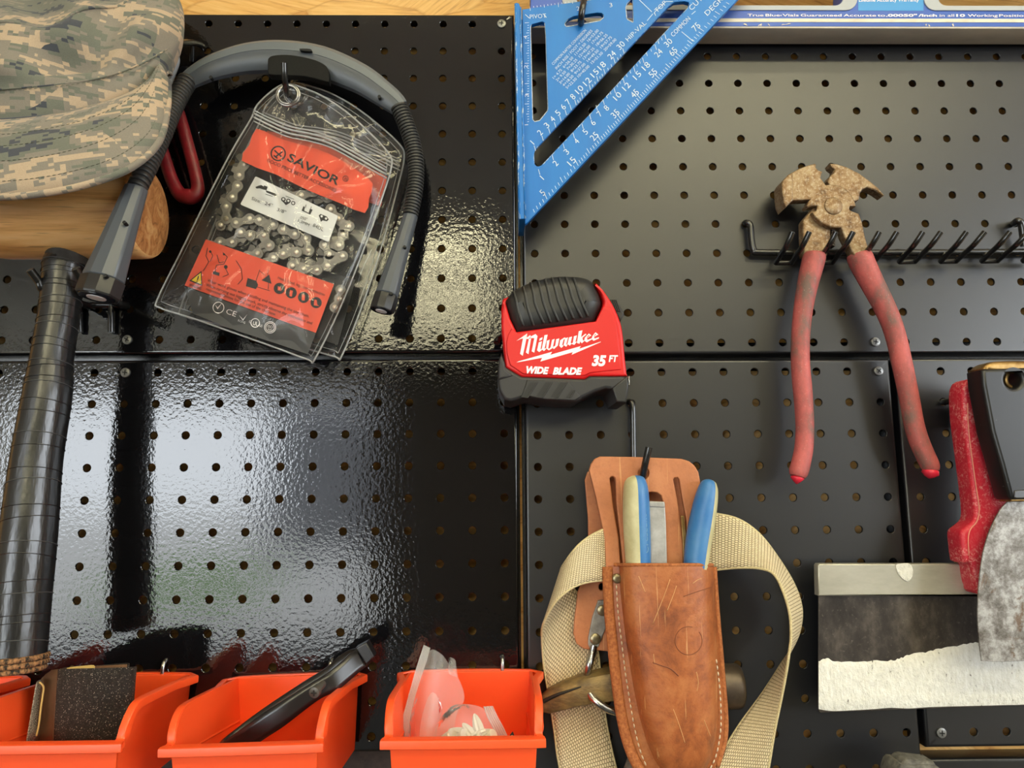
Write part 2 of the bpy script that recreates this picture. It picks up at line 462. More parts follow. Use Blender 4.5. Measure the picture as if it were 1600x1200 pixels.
    W['redtip'] = basic('bright_red_vinyl', srgb(222, 44, 66), 0.35)
    W['tape_red'] = basic('red_plastic_case', srgb(212, 20, 22), 0.4, bmp=0.04, bscale=1800, bdist=0.0002)
    W['tape_rub'] = basic('black_overmould', srgb(40, 40, 40), 0.42, bmp=0.05, bscale=1500, bdist=0.0002)
    W['tape_base'] = basic('charcoal_overmould', srgb(46, 45, 46), 0.5, bmp=0.08, bscale=1500, bdist=0.0003)
    W['tape_groove'] = basic('overmould_groove', srgb(22, 22, 22), 0.5)
    # leather
    def leather(name, a, b_, c_, sc=30):
        m, nt, b = nodes(name)
        g = noise(nt, coords(nt), sc, 8, 0.68, 0.5); g2 = noise(nt, coords(nt), 260, 6, 0.7)
        sc_ = noise(nt, coords(nt, (500, 200, 14), rot=(0, 0.35, 0)), 1.0, 2)
        c = ramp(nt, g, [(0.3, a), (0.5, b_), (0.7, c_)])
        c = mixc(nt, ramp(nt, g2, [(0.35, (0.3, 0.3, 0.3, 1)), (0.48, (0, 0, 0, 1))]), c, a)
        c = mixc(nt, ramp(nt, sc_, [(0.66, (0, 0, 0, 1)), (0.70, (0.6, 0.6, 0.6, 1))]), c, srgb(222, 172, 116))
        nt.links.new(c, b.inputs['Base Color']); b.inputs['Roughness'].default_value = 0.42
        bump(nt, b, g2, 0.35, 0.0009); return m
    W['leather'] = leather('tan_leather', srgb(108, 58, 34), srgb(166, 94, 50), srgb(190, 122, 72))
    W['leatherback'] = leather('light_tan_leather', srgb(158, 96, 60), srgb(190, 120, 78), srgb(202, 136, 92), 18)
    W['leatheredge'] = basic('raw_leather_edge', srgb(146, 80, 40), 0.85, var=srgb(190, 118, 66), vscale=500, bmp=0.6, bscale=700, bdist=0.001)
    W['thread'] = basic('off_white_thread', srgb(215, 195, 165), 0.8)
    W['cream'] = basic('cream_rubber', srgb(205, 200, 158), 0.45, var=srgb(180, 172, 128), vscale=60)
    W['gripblue'] = basic('blue_rubber', srgb(50, 112, 176), 0.42, var=srgb(72, 128, 180), vscale=50, bmp=0.05, bscale=700)
    # woven webbing
    m, nt, b = nodes('beige_webbing')
    at = new(nt, 'ShaderNodeUVMap')
    mp = new(nt, 'ShaderNodeMapping'); nt.links.new(at.outputs[0], mp.inputs[0]); mp.inputs['Scale'].default_value = (1, 1, 1)
    br = new(nt, 'ShaderNodeTexBrick'); br.inputs['Scale'].default_value = 1.0; br.inputs['Brick Width'].default_value = 0.0017; br.inputs['Row Height'].default_value = 0.0024
    br.inputs['Mortar Size'].default_value = 0.00035; br.inputs['Mortar Smooth'].default_value = 0.6
    br.inputs['Color1'].default_value = srgb(240, 224, 186); br.inputs['Color2'].default_value = srgb(228, 210, 170); br.inputs['Mortar'].default_value = srgb(140, 122, 90)
    nt.links.new(mp.outputs[0], br.inputs[0]); nt.links.new(br.outputs['Color'], b.inputs['Base Color']); b.inputs['Roughness'].default_value = 0.7
    iv = new(nt, 'ShaderNodeMath', operation='SUBTRACT'); iv.inputs[0].default_value = 1; nt.links.new(br.outputs['Fac'], iv.inputs[1])
    bump(nt, b, iv.outputs[0], 0.7, 0.0007); W['web'] = m
    # hammer
    W['hammer'] = basic('worn_brassy_steel', srgb(150, 126, 78), 0.5, 0.35, var=srgb(84, 70, 54), vscale=110, bmp=0.6, bscale=240, bdist=0.0012, stretch=(0.5, 1, 1))
    W['hammerdark'] = basic('dark_worn_steel', srgb(70, 60, 52), 0.4, 0.55, var=srgb(96, 84, 72), vscale=60, bmp=0.2, bscale=240)
    # taping knife
    m, nt, b = nodes('blued_steel_blade')
    g = noise(nt, coords(nt, (1, 1, 0.6)), 40, 8, 0.7); g2 = noise(nt, coords(nt), 400, 4)
    c = ramp(nt, g, [(0.3, srgb(44, 40, 38)), (0.5, srgb(70, 64, 60)), (0.68, srgb(104, 96, 88))])
    nt.links.new(mixc(nt, ramp(nt, g2, [(0.6, (0, 0, 0, 1)), (0.75, (0.3, 0.3, 0.3, 1))]), c, srgb(150, 140, 128)), b.inputs['Base Color'])
    b.inputs['Metallic'].default_value = 0.5; b.inputs['Roughness'].default_value = 0.42; W['blade'] = m
    W['knifealu'] = basic('scuffed_aluminium', srgb(170, 166, 152), 0.38, 0.5, var=srgb(200, 196, 182), vscale=30, bmp=0.12, bscale=200, stretch=(0.4, 1, 1))
    m, nt, b = nodes('dried_joint_compound')
    g = noise(nt, coords(nt, (1, 1, 0.6)), 160, 6, 0.65); g2 = noise(nt, coords(nt, (1, 1, 0.35)), 420, 4, 0.7)
    c = ramp(nt, g2, [(0.30, srgb(96, 90, 80)), (0.35, srgb(226, 223, 212)), (0.7, srgb(242, 240, 232))])
    nt.links.new(c, b.inputs['Base Color']); b.inputs['Roughness'].default_value = 0.8; bump(nt, b, g, 1.0, 0.004); W['mud'] = m
    W['kniferust'] = None
    m, nt, b = nodes('spotted_steel_blade')
    g = noise(nt, coords(nt), 62, 10, 0.78); g2 = noise(nt, coords(nt), 34, 7, 0.7, 0.6)
    c = ramp(nt, g, [(0.38, srgb(90, 83, 76)), (0.48, srgb(130, 126, 122)), (0.6, srgb(180, 178, 176))])
    c = mixc(nt, ramp(nt, g2, [(0.58, (0, 0, 0, 1)), (0.64, (0.85, 0.85, 0.85, 1))]), c, srgb(104, 80, 58))
    nt.links.new(c, b.inputs['Base Color']); b.inputs['Metallic'].default_value = 0.4; b.inputs['Roughness'].default_value = 0.42; W['spotted'] = m
    m, nt, b = nodes('scuffed_red_plastic')
    g = noise(nt, coords(nt), 60, 8, 0.75, 0.8); g2 = noise(nt, coords(nt), 380, 6, 0.75, 1.0)
    mm = new(nt, 'ShaderNodeMath', operation='MULTIPLY'); nt.links.new(ramp(nt, g, [(0.42, (0.15, 0.15, 0.15, 1)), (0.62, (1, 1, 1, 1))]), mm.inputs[0]); nt.links.new(ramp(nt, g2, [(0.5, (0, 0, 0, 1)), (0.62, (0.8, 0.8, 0.8, 1))]), mm.inputs[1])
    nt.links.new(mixc(nt, mm.outputs[0], srgb(205, 36, 58), srgb(240, 190, 180)), b.inputs['Base Color']); b.inputs['Roughness'].default_value = 0.5; W['redscuff'] = m
    m, nt, b = nodes('nicked_black_plastic')
    g = noise(nt, coords(nt, (1, 1, 3)), 160, 3, 0.5)
    nt.links.new(ramp(nt, g, [(0.74, (0.008, 0.008, 0.009, 1)), (0.77, srgb(120, 120, 118))]), b.inputs['Base Color']); b.inputs['Roughness'].default_value = 0.35; W['nicked'] = m
    W['dirty'] = basic('cement_crusted_grey', srgb(112, 110, 102), 0.8, var=srgb(70, 68, 64), vscale=160, bmp=0.8, bscale=260, bdist=0.0015)
    # bins
    m, nt, b = nodes('orange_bin_plastic')
    b.inputs['Base Color'].default_value = srgb(252, 88, 38); b.inputs['Roughness'].default_value = 0.38
    b.inputs['Subsurface Weight'].default_value = 0.15; b.inputs['Subsurface Radius'].default_value = (0.004, 0.0015, 0.0008); b.inputs['Subsurface Scale'].default_value = 1.0
    bump(nt, b, noise(nt, coords(nt), 1400, 2), 0.05, 0.0003); W['bin'] = m
    m, nt, b = nodes('coarse_black_grit')
    g = new(nt, 'ShaderNodeTexVoronoi'); g.inputs['Scale'].default_value = 2600; nt.links.new(coords(nt), g.inputs['Vector'])
    hs = new(nt, 'ShaderNodeSeparateColor'); nt.links.new(g.outputs['Color'], hs.inputs[0])
    nt.links.new(ramp(nt, hs.outputs[0], [(0.0, srgb(26, 23, 22)), (0.75, srgb(52, 46, 42)), (0.955, srgb(74, 66, 60)), (0.985, srgb(190, 180, 165))]), b.inputs['Base Color']); b.inputs['Roughness'].default_value = 0.5
    bump(nt, b, g.outputs['Distance'], 1.0, 0.0008); W['grit'] = m
    W['paper'] = basic('brown_paper_backing', srgb(112, 78, 52), 0.7, var=srgb(92, 62, 40), vscale=40)
    W['torn'] = basic('torn_paper_edge', srgb(218, 182, 110), 0.85)
    W['steelblack'] = basic('black_painted_band', (0.010, 0.009, 0.010, 1), 0.28, 0, 0.7)
    W['anchor'] = basic('ivory_nylon', srgb(232, 224, 205), 0.45)
    def film(name, tint, gl, rough, bs, sc, milk):
        m = bpy.data.materials.new(name); m.use_nodes = True; nt = m.node_tree; nt.nodes.clear()
        out = new(nt, 'ShaderNodeOutputMaterial'); tr = new(nt, 'ShaderNodeBsdfTransparent'); tr.inputs[0].default_value = tint
        g = new(nt, 'ShaderNodeBsdfGlossy'); g.inputs['Roughness'].default_value = rough; g.inputs[0].default_value = (1, 1, 1, 1)
        df = new(nt, 'ShaderNodeBsdfDiffuse'); df.inputs[0].default_value = (0.85, 0.85, 0.85, 1)
        fr = new(nt, 'ShaderNodeFresnel'); fr.inputs[0].default_value = gl
        bp = new(nt, 'ShaderNodeBump'); bp.inputs['Strength'].default_value = bs; bp.inputs['Distance'].default_value = 0.002
        nt.links.new(noise(nt, coords(nt), sc, 3, 0.5, 1.0), bp.inputs['Height'])
        nt.links.new(bp.outputs[0], g.inputs['Normal']); nt.links.new(bp.outputs[0], fr.inputs['Normal'])
        m1 = new(nt, 'ShaderNodeMixShader'); m1.inputs[0].default_value = milk; nt.links.new(tr.outputs[0], m1.inputs[1]); nt.links.new(df.outputs[0], m1.inputs[2])
        m2 = new(nt, 'ShaderNodeMixShader'); nt.links.new(fr.outputs[0], m2.inputs[0]); nt.links.new(m1.outputs[0], m2.inputs[1]); nt.links.new(g.outputs[0], m2.inputs[2])
        nt.links.new(m2.outputs[0], out.inputs[0]); return m
    W['film'] = film('clear_pouch_film', (0.95, 0.95, 0.95, 1), 1.27, 0.06, 0.16, 45, 0.02)
    W['filmedge'] = film('thick_clear_seam', (0.85, 0.86, 0.87, 1), 1.5, 0.08, 0.3, 200, 0.30)
    W['baggie'] = film('thin_bag_film', (0.93, 0.93, 0.94, 1), 1.2, 0.25, 0.3, 110, 0.20)
    W['baggieseal'] = film('ribbed_bag_seal', (0.9, 0.9, 0.92, 1), 1.5, 0.15, 0.3, 300, 0.38)
    W['cardorange'] = basic('orange_printed_card', srgb(232, 82, 46), 0.5)
    W['cardwhite'] = basic('white_paper_label', srgb(228, 228, 226), 0.6)
    W['cardblack'] = basic('dark_printed_card', srgb(58, 57, 56), 0.5)
    W['cardyellow'] = basic('yellow_warning_print', srgb(240, 208, 20), 0.5)
    W['chain'] = basic('oiled_chain_steel', srgb(142, 137, 128), 0.42, 0.3, var=srgb(112, 107, 100), vscale=120)
    W['chaindark'] = basic('dark_chain_steel', srgb(92, 88, 83), 0.4, 0.4)
    W['chainrivet'] = basic('bright_rivet_head', srgb(236, 228, 208), 0.3, 0.4)
    # the rest of the garage
    W['concrete'] = basic('grey_concrete', srgb(60, 60, 62), 0.8, var=srgb(50, 50, 52), vscale=4, bmp=0.1, bscale=80)
    W['backwall'] = basic('brown_storage_wall', srgb(92, 84, 76), 0.8)
    W['drywall'] = basic('painted_drywall', srgb(205, 198, 182), 0.8)
    W['ceil'] = basic('white_ceiling', srgb(232, 228, 218), 0.85)
    W['lampbody'] = basic('white_lamp_housing', srgb(230, 230, 228), 0.4)
    m, nt, b = nodes('lamp_diffuser'); b.inputs['Emission Color'].default_value = (1.0, 0.91, 0.56, 1); b.inputs['Emission Strength'].default_value = LAMP; W['glow'] = m
    W['added_wall'] = basic('grey_added_wall', srgb(120, 120, 122), 0.8, var=srgb(104, 104, 108), vscale=1.5)
    W['lawn'] = basic('lawn', srgb(96, 130, 52), 0.9, var=srgb(70, 104, 40), vscale=8)
    W['drive'] = basic('driveway', srgb(205, 203, 198), 0.85, var=srgb(186, 184, 180), vscale=2)
    W['darkboard'] = basic('dark_mottled_board', srgb(74, 60, 54), 0.8, var=srgb(48, 40, 37), vscale=120, bmp=0.3, bscale=300)
    W['hedge'] = basic('hedge_green', srgb(70, 96, 48), 0.9, var=srgb(46, 68, 30), vscale=12)
def noise_vec(nt, v, sc, amt):
    n = new(nt, 'ShaderNodeTexNoise'); n.inputs['Scale'].default_value = sc; nt.links.new(v, n.inputs['Vector'])
    ma = new(nt, 'ShaderNodeVectorMath', operation='MULTIPLY_ADD'); nt.links.new(n.outputs['Color'], ma.inputs[0])
    ma.inputs[1].default_value = (amt, amt, amt); nt.links.new(v, ma.inputs[2]); return ma.outputs[0]
mk()


# ------------------------------------------------------------------ the room
MM = 0.001
def slab(name, x0, x1, y0, y1, z0, z1, mat, kind='structure', parent=None):
    V, Fc = box_geo(((x0 + x1) / 2, (y0 + y1) / 2, (z0 + z1) / 2), x1 - x0, y1 - y0, z1 - z0)
    o = obj(name, V, Fc, mat, parent)
    if kind and parent is None: o['kind'] = kind
    return o
slab('wall_front', -4.5, 2.5, 0.0185, 0.04, 0, 2.6, MT['osb'])['label'] = 'oriented strand board wall behind the black pegboard'
slab('floor', -4.5, 2.5, -6.0, 0.03, -0.1, 0, MT['concrete'])
slab('ceiling', -4.5, 2.5, -6.0, 0.03, 2.6, 2.7, MT['ceil'])
slab('wall_left', -4.6, -4.5, -6.0, 0.03, 0, 2.6, MT['drywall'])
WX = (2.5, 2.6)
slab('wall_right', *WX, -6.0, 0.03, 0, 1.25, MT['drywall'])
slab('wall_right_upper', *WX, -6.0, 0.03, 2.3, 2.6, MT['drywall'])
slab('wall_right_front', *WX, -0.9, 0.03, 1.25, 2.3, MT['drywall'])
slab('wall_right_rear', *WX, -6.0, -3.2, 1.25, 2.3, MT['drywall'])
wf = slab('added_window', 2.5, 2.56, -2.08, -2.02, 1.25, 2.3, MT['lampbody'])  # unseen window, added for more daylight from the right
slab('added_window_rail', 2.5, 2.56, -3.2, -0.9, 1.25, 1.30, MT['lampbody'], None, wf)
slab('added_window_rail', 2.5, 2.56, -3.2, -0.9, 2.25, 2.30, MT['lampbody'], None, wf)
slab('wall_back', -1.2, 2.5, -6.1, -6.0, 0, 2.6, MT['backwall'])
slab('trim_1', -4.5, -1.2, -6.1, -6.0, 2.25, 2.6, MT['drywall'])
slab('ground_outside', -30, 20, -12, -6.1, -0.12, -0.02, MT['drive'])
slab('ground_far', -30, 20, -40, -12, -0.12, -0.02, MT['drive'])
slab('added_wall_outside', -5.4, 3.0, -16.3, -16.0, -0.02, 3.4, MT['added_wall'])  # unseen wall added to dim part of the lower left panel's reflection
slab('lawn_outside', -5.6, -3.4, -12, -8.5, -0.015, -0.005, MT['lawn'])

for nm, q in (('seam_shade_4', (0.0095, 0.0128, 0.0174, 0.0184, Z0 - 0.37, Z0 + 0.312)), ('seam_shade_5', (0.0146, 0.018, 0.0174, 0.0184, Z0 - 0.37, Z0 + 0.312)), ('seam_shade_2', (-0.52, 0.52, 0.0174, 0.0184, Z0 + 0.002, Z0 + 0.026)), ('seam_shade_3', (0.310, 0.326, 0.0174, 0.0184, Z0 - 0.285, Z0 + 0.002))):  # black strips stand in for the shade deep in the panel gaps
    slab(nm, *q, MT['wire'])['label'] = 'black strip standing in for shade in the seam of the panels'
slab('trim_6', -0.52, 0.0125, 0.0165, 0.0184, Z0 - 0.42, Z0 - 0.2925, MT['darkboard'])['label'] = 'dark mottled board below the lower left pegboard panel'  # speckled dark brown sheet covering the wall below the panel
def ceiling_light(x, y, sx, sy, label):
    r = root('ceiling_light', label, 'ceiling light', (x, y, 2.6), 'ceiling lights of the garage')
    V, Fc = box_geo((x, y, 2.575), sx + 0.04, sy + 0.04, 0.05); obj('housing', V, Fc, MT['lampbody'], r)
    V, Fc = box_geo((x, y, 2.5475), sx, sy, 0.006); obj('diffuser', V, Fc, MT['glow'], r)
for q in ((-0.65, -2.8, 1.2, 0.2, 'warm white ceiling light of the left row, nearest the pegboard'),
          (-0.65, -3.6, 1.2, 0.2, 'warm white ceiling light of the left row, in its middle'),
          (-0.65, -4.5, 1.2, 0.2, 'warm white ceiling light of the left row, farthest from the pegboard'),
          (0.75, -3.4, 1.2, 0.2, 'warm white ceiling light farther from the wall, right one'),
          (0.75, -1.5, 1.2, 0.17, 'warm white ceiling light in the middle of the garage'),
          (0.2, -0.85, 1.2, 0.06, 'added narrow warm white ceiling light close above the pegboard')):  # last one: tube added for extra top light, clear of the gloss reflections
    ceiling_light(*q)

# ------------------------------------------------------------------ pegboard panels
PITCH = 25.4
HOLES = {}
def panel(key, label, ox, oz, cols, rows, xl, xr, zt, zb, mat):
    """ox, oz: position of hole (0,0) in mm; cols/rows index ranges; edges in mm"""
    n = 20; r1, r2 = 3.45, 3.05
    V, Fc = [], []
    h = PITCH / 2
    for i in range(cols[0], cols[1] + 1):
        for j in range(rows[0], rows[1] + 1):
            cx, cz = ox + i * PITCH, oz - j * PITCH
            HOLES[(key, i, j)] = (cx, cz)
            b = len(V)
            for k in range(n):
                a = 2 * math.pi * (k + 0.5) / n; c, s = math.cos(a), math.sin(a)
                m = max(abs(c), abs(s)); V.append((cx + c / m * h, 0, cz + s / m * h))
            # square corners sit between perimeter verts: pull the nearest verts of each corner together
            for (r, y) in ((r1, 0.0), (r2 + 0.1, 0.25), (r2, 0.7), (r2, 1.6)):
                for k in range(n):
                    a = 2 * math.pi * (k + 0.5) / n; V.append((cx + math.cos(a) * r, y, cz + math.sin(a) * r))
            cb = len(V)
            V += [(cx + h, 0, cz + h), (cx - h, 0, cz + h), (cx - h, 0, cz - h), (cx + h, 0, cz - h)]
            for L in range(4):
                for k in range(n):
                    k2 = (k + 1) % n
                    q = (b + L * n + k, b + L * n + k2, b + (L + 1) * n + k2, b + (L + 1) * n + k)
                    if L == 0 and k in (2, 7, 12, 17):
                        q = (b + k, cb + (2, 7, 12, 17).index(k), b + k2, b + n + k2, b + n + k)
                    Fc.append(q)
    gx0, gx1 = ox + cols[0] * PITCH - h, ox + cols[1] * PITCH + h
    gz1, gz0 = oz - rows[0] * PITCH + h, oz - rows[1] * PITCH - h
    # the hole field reaches past the edge on close margins: clip by scaling the outer cells to the border
    lim = lambda v: (min(max(v[0], xl + 2.4), xr - 2.4), v[1], min(max(v[2], zb + 2.4), zt - 2.4))
    V = [lim(v) for v in V]
    rings = []
    R = 2.4
    prof = [(R, 0.0)] + [(R * (1 - math.sin(math.radians(a))), R * (1 - math.cos(math.radians(a)))) for a in (22, 45, 67, 90)] + [(0, 18.3)]
    inner = [(max(gx0, xl + R), 0, max(gz0, zb + R)), (min(gx1, xr - R), 0, max(gz0, zb + R)), (min(gx1, xr - R), 0, min(gz1, zt - R)), (max(gx0, xl + R), 0, min(gz1, zt - R))]
    rings.append(inner)
    for ins, y in prof:
        rings.append([(xl + ins, y, zb + ins), (xr - ins, y, zb + ins), (xr - ins, y, zt - ins), (xl + ins, y, zt - ins)])
    b = len(V)
    for rg in rings: V += rg
    for i in range(len(rings) - 1):
        for k in range(4):
            Fc.append((b + i * 4 + k, b + (i + 1) * 4 + k, b + (i + 1) * 4 + (k + 1) % 4, b + i * 4 + (k + 1) % 4))
    V = [Vector((x * MM, y * MM, z * MM + Z0)) for x, y, z in V]
    o = obj('pegboard_panel', V, Fc, mat, None, 30)
    bm = bmesh.new(); bm.from_mesh(o.data); bmesh.ops.remove_doubles(bm, verts=bm.verts, dist=1e-6)
    bmesh.ops.dissolve_degenerate(bm, edges=bm.edges, dist=1e-7)
    bmesh.ops.recalc_face_normals(bm, faces=bm.faces); bm.to_mesh(o.data); bm.free()
    o.data.set_sharp_from_angle(angle=math.radians(30))
    tag(o, label, 'pegboard panel', 'metal pegboard panels on the wall')
    return o
G, SA = MT['gloss'], MT['satin']
panel('LU', 'glossy black pegboard panel, upper left, behind the neck light', -0.43, 306.4, (-20, 0), (0, 11), -520, 10.6, 316, 15.2, G)
panel('LL', 'glossy black pegboard panel, lower left, above the orange bins', 0, 0, (-20, 0), (0, 11), -520, 10.8, 10.4, -290.4, G)
panel('RU', 'satin black pegboard panel, upper right, behind the fencing pliers head', 26.15, 302.1, (0, 19), (0, 11), 16.4, 520, 312, 13.4, SA)
panel('RL', 'satin black pegboard panel, lower middle, behind the leather holster', 26.81, -1.5, (0, 11), (0, 14), 16.8, 316.3, 8.8, -371, SA)
panel('RT', 'narrow visible satin black pegboard panel behind the red knife handle', 27.65, -1.7, (12, 19), (0, 11), 320.6, 520, 9.0, -292, SA)
panel('RB', 'satin black pegboard panel at the bottom right corner, below a bare gap', 27.65, -310.5, (12, 19), (0, 3), 321.5, 520, -300, -400, SA)
def hole(key, i, j, d=0.0):
    x, z = HOLES[(key, i, j)]; return Vector((x * MM, -d, Z0 + z * MM))

# ------------------------------------------------------------------ screws
def screw(key, i, j, label, a=0.3):
    c = hole(key, i, j)
    r = root('screw', label, 'screw', c, 'screws holding the pegboard')
    R = 0.0039; n = 24
    prof = [(0.0029, 0.004), (0.0029, 0.0), (R * 0.98, -0.0002), (R, -0.0007), (R * 0.93, -0.0013), (R * 0.6, -0.0017)]
    rings = [[c + Vector((q * math.cos(2 * math.pi * k / n), y, q * math.sin(2 * math.pi * k / n))) for k in range(n)] for q, y in prof]
    V, Fc = loft(rings); obj('head', V, Fc, MT['screw'], r, 40)
    g = []
    for k in (0, 1):
        M = Matrix.Rotation(a + k * math.pi / 2, 3, 'Y')
        g.append(box_geo(c + Vector((0, -0.00165, 0)), 0.0040, 0.0004, 0.00085, M))
    V, Fc = join(g); obj('cross_recess', V, Fc, MT['screwdark'], r)
screw('LU', 0, 0, 'grey cross-head screw in the top panel corner beside the blue square', 0.1)
screw('LU', -12, 11, 'grey cross-head screw just above the panel seam beside the taped handle', 0.5)
screw('LL', -12, 0, 'grey cross-head screw just below the panel seam beside the taped handle', 0.1)
screw('RU', 11, 11, 'grey cross-head screw above the panel seam between the plier handles', 0.2)
screw('RL', 11, 0, 'grey cross-head screw below the panel seam between the plier handles', 0.7)
screw('RT', 12, 11, 'grey cross-head screw under the plaster-covered taping knife', 0.1)

# ------------------------------------------------------------------ orange bins
def bin_geo(cx, label, roll=0.0, yaw=0.0, dz=0.0, dep=104):
    """open-fronted stacking bin, 100 mm wide, hung on the board"""
    z_r = -231 + dz
    c0 = Vector((cx * MM, -0.006, Z0 + z_r * MM))
    r = root('storage_bin', label, 'storage bin', c0, 'orange bins along the bottom of the pegboard')
    M = Matrix.Rotation(roll, 3, 'Y') @ Matrix.Rotation(yaw, 3, 'Z')
    T = lambda x, d, z: c0 + M @ Vector((x * MM, -d * MM, z * MM))
    W2 = 46.5; t = 2.0; H = 54
    prof = [(0, 0), (30, 1.5), (62, 3.5), (78, 4.2), (86, 3.0), (92, -1.5), (96, -7), (98, -13), (dep - 4, -14)]   # (depth, z) of the side wall top
    def inset(z): return (-z) / H * 3.5 if z < 0 else 0     # walls lean in towards the bottom
    geo = []
    for s in (-1, 1):                                       # side walls
        top = prof; rings = []
        out_t = [T(s * (W2 - inset(z)), d, z) for d, z in top]; in_t = [T(s * (W2 - t - inset(z)), d, z) for d, z in top]
        bot = [(min(d, dep - 4 - 6 * (1 if d > 90 else 0)), -H) for d, z in top]
        out_b = [T(s * (W2 - 3.5), d, z) for d, z in bot]; in_b = [T(s * (W2 - t - 3.5), d, z) for d, z in bot]
        n = len(top); V = out_t + in_t + out_b + in_b; Fc = []
        for k in range(n - 1):
            Fc += [(k, k + 1, 2 * n + k + 1, 2 * n + k), (n + k, 3 * n + k, 3 * n + k + 1, n + k + 1), (k, n + k, n + k + 1, k + 1), (2 * n + k, 2 * n + k + 1, 3 * n + k + 1, 3 * n + k)]
        Fc += [(0, 2 * n, 3 * n, n), (n - 1, 2 * n - 1, 4 * n - 1, 3 * n - 1)]
        geo.append(('side_wall', V, Fc))
    def hexa(nm, p): 
        return nm, p, [(0, 1, 3, 2), (4, 6, 7, 5), (0, 4, 5, 1), (2, 3, 7, 6), (0, 2, 6, 4), (1, 5, 7, 3)]
    b2 = W2 - 3.5
    geo.append(hexa('back_wall', [T(-W2, 0, 0), T(-W2, t, 0), T(-b2, 0, -H), T(-b2, t, -H), T(W2, 0, 0), T(W2, t, 0), T(b2, 0, -H), T(b2, t, -H)]))      # back
    fz = -14; fw = W2 - inset(fz)
    geo.append(hexa('front_wall', [T(-fw, dep - 6, fz), T(-fw, dep - 4, fz), T(-b2, dep - 10, -H), T(-b2, dep - 8, -H), T(fw, dep - 6, fz), T(fw, dep - 4, fz), T(b2, dep - 10, -H), T(b2, dep - 8, -H)]))
    geo.append(hexa('bottom', [T(-b2, 0, -H), T(-b2, 0, -H + t), T(-b2, dep - 9, -H), T(-b2, dep - 9, -H + t), T(b2, 0, -H), T(b2, 0, -H + t), T(b2, dep - 9, -H), T(b2, dep - 9, -H + t)]))
    for nm, V, Fc in geo:
        o = obj(nm, V, Fc, MT['bin'], r)
        if nm != 'side_wall': bv = o.modifiers.new('b', 'BEVEL'); bv.width = 0.0004; bv.segments = 2; bv.limit_method = 'ANGLE'
    # rolled rim: a lip that stands out along back, sides and front
    path = [(-W2, 2, 0)] + [(-(W2 - inset(z)), d, z) for d, z in prof[1:-1]]
    path += [(-fw - 0.5, dep - 3.2, fz - 0.2)]
    full = [(0, 0, 0)] + path + [(0, dep - 2, fz)] + [(-x, d, z) for x, d, z in reversed(path)]
    # resample with rounded corners
    loop = catmull([T(*p) for p in ([( -W2 + 2, 0, 0)] + path[1:] + [(-fw + 3, dep - 1.5, fz - 0.4), (fw - 3, dep - 1.5, fz - 0.4)] + [(-x, d, z) for x, d, z in reversed(path[1:])] + [(W2 - 2, 0, 0)])], 3, True)
    n = len(loop); V, Fc = [], []
    cen = T(0, dep / 2, 0)
    up = M @ Vector((0, 0, 1))
    for k in range(n):
        t_ = (loop[(k + 1) % n] - loop[k - 1]).normalized()
        o_ = t_.cross(up)
        if o_.length < 0.15: o_ = (M @ Vector((0, -1, 0)))
        o_.normalize()
        if o_.dot(loop[k] - cen) < 0: o_ = -o_
        n_ = o_.cross(t_).normalized()
        if n_.dot(up) < 0: n_ = -n_
        p = loop[k]
        if abs(n_.z) < 0.4: pass
        prof2 = [(-1.7, -0.3), (-1.5, 0.7), (1.8, 0.7), (3.0, 0.2), (3.3, -0.8), (3.2, -4.5), (2.4, -5.0), (0.4, -5.0), (0.0, -1.0)]
        V += [p + o_ * (a * MM) + n_ * (b_ * MM) for a, b_ in prof2]
    m = len(prof2)
    for k in range(n):
        for q in range(m):
            Fc.append((k * m + q, k * m + (q + 1) % m, ((k + 1) % n) * m + (q + 1) % m, ((k + 1) % n) * m + q))
    obj('rim', V, Fc, MT['bin'], r, 40)
    # inner ledge line on both sides
    for s in (-1, 1):
        a, b_ = T(s * (W2 - t - 2.0), 3, -30), T(s * (W2 - t - 1.0), dep - 12, -22)
        tube('side_rib', [a, b_], 0.0009, MT['bin'], r, 6)
    # wire hook that hangs the bin
    hp = T(24, 0, -3)
    tube('hanger', catmull([hp + Vector((0, 0.014, 0.012)), hp + Vector((0, 0.0055, 0.0115)), hp + Vector((0, 0.0022, 0.008)), hp + Vector((0, 0.0018, -0.002))], 4), 0.0016, MT['steel'], r, 8)
    return r
bin_geo(-407, 'orange plastic bin mostly cut off by the left edge of the photo', dz=-1)
bin_geo(-283.2, 'orange plastic bin holding a roll of black sandpaper')
bin_geo(-157, 'slightly tilted orange plastic bin holding a black band clamp', roll=math.radians(-2.0), yaw=math.radians(-2.5), dz=-2)
bin_geo(-26.2, 'orange plastic bin holding small clear bags of white anchors', dz=0)

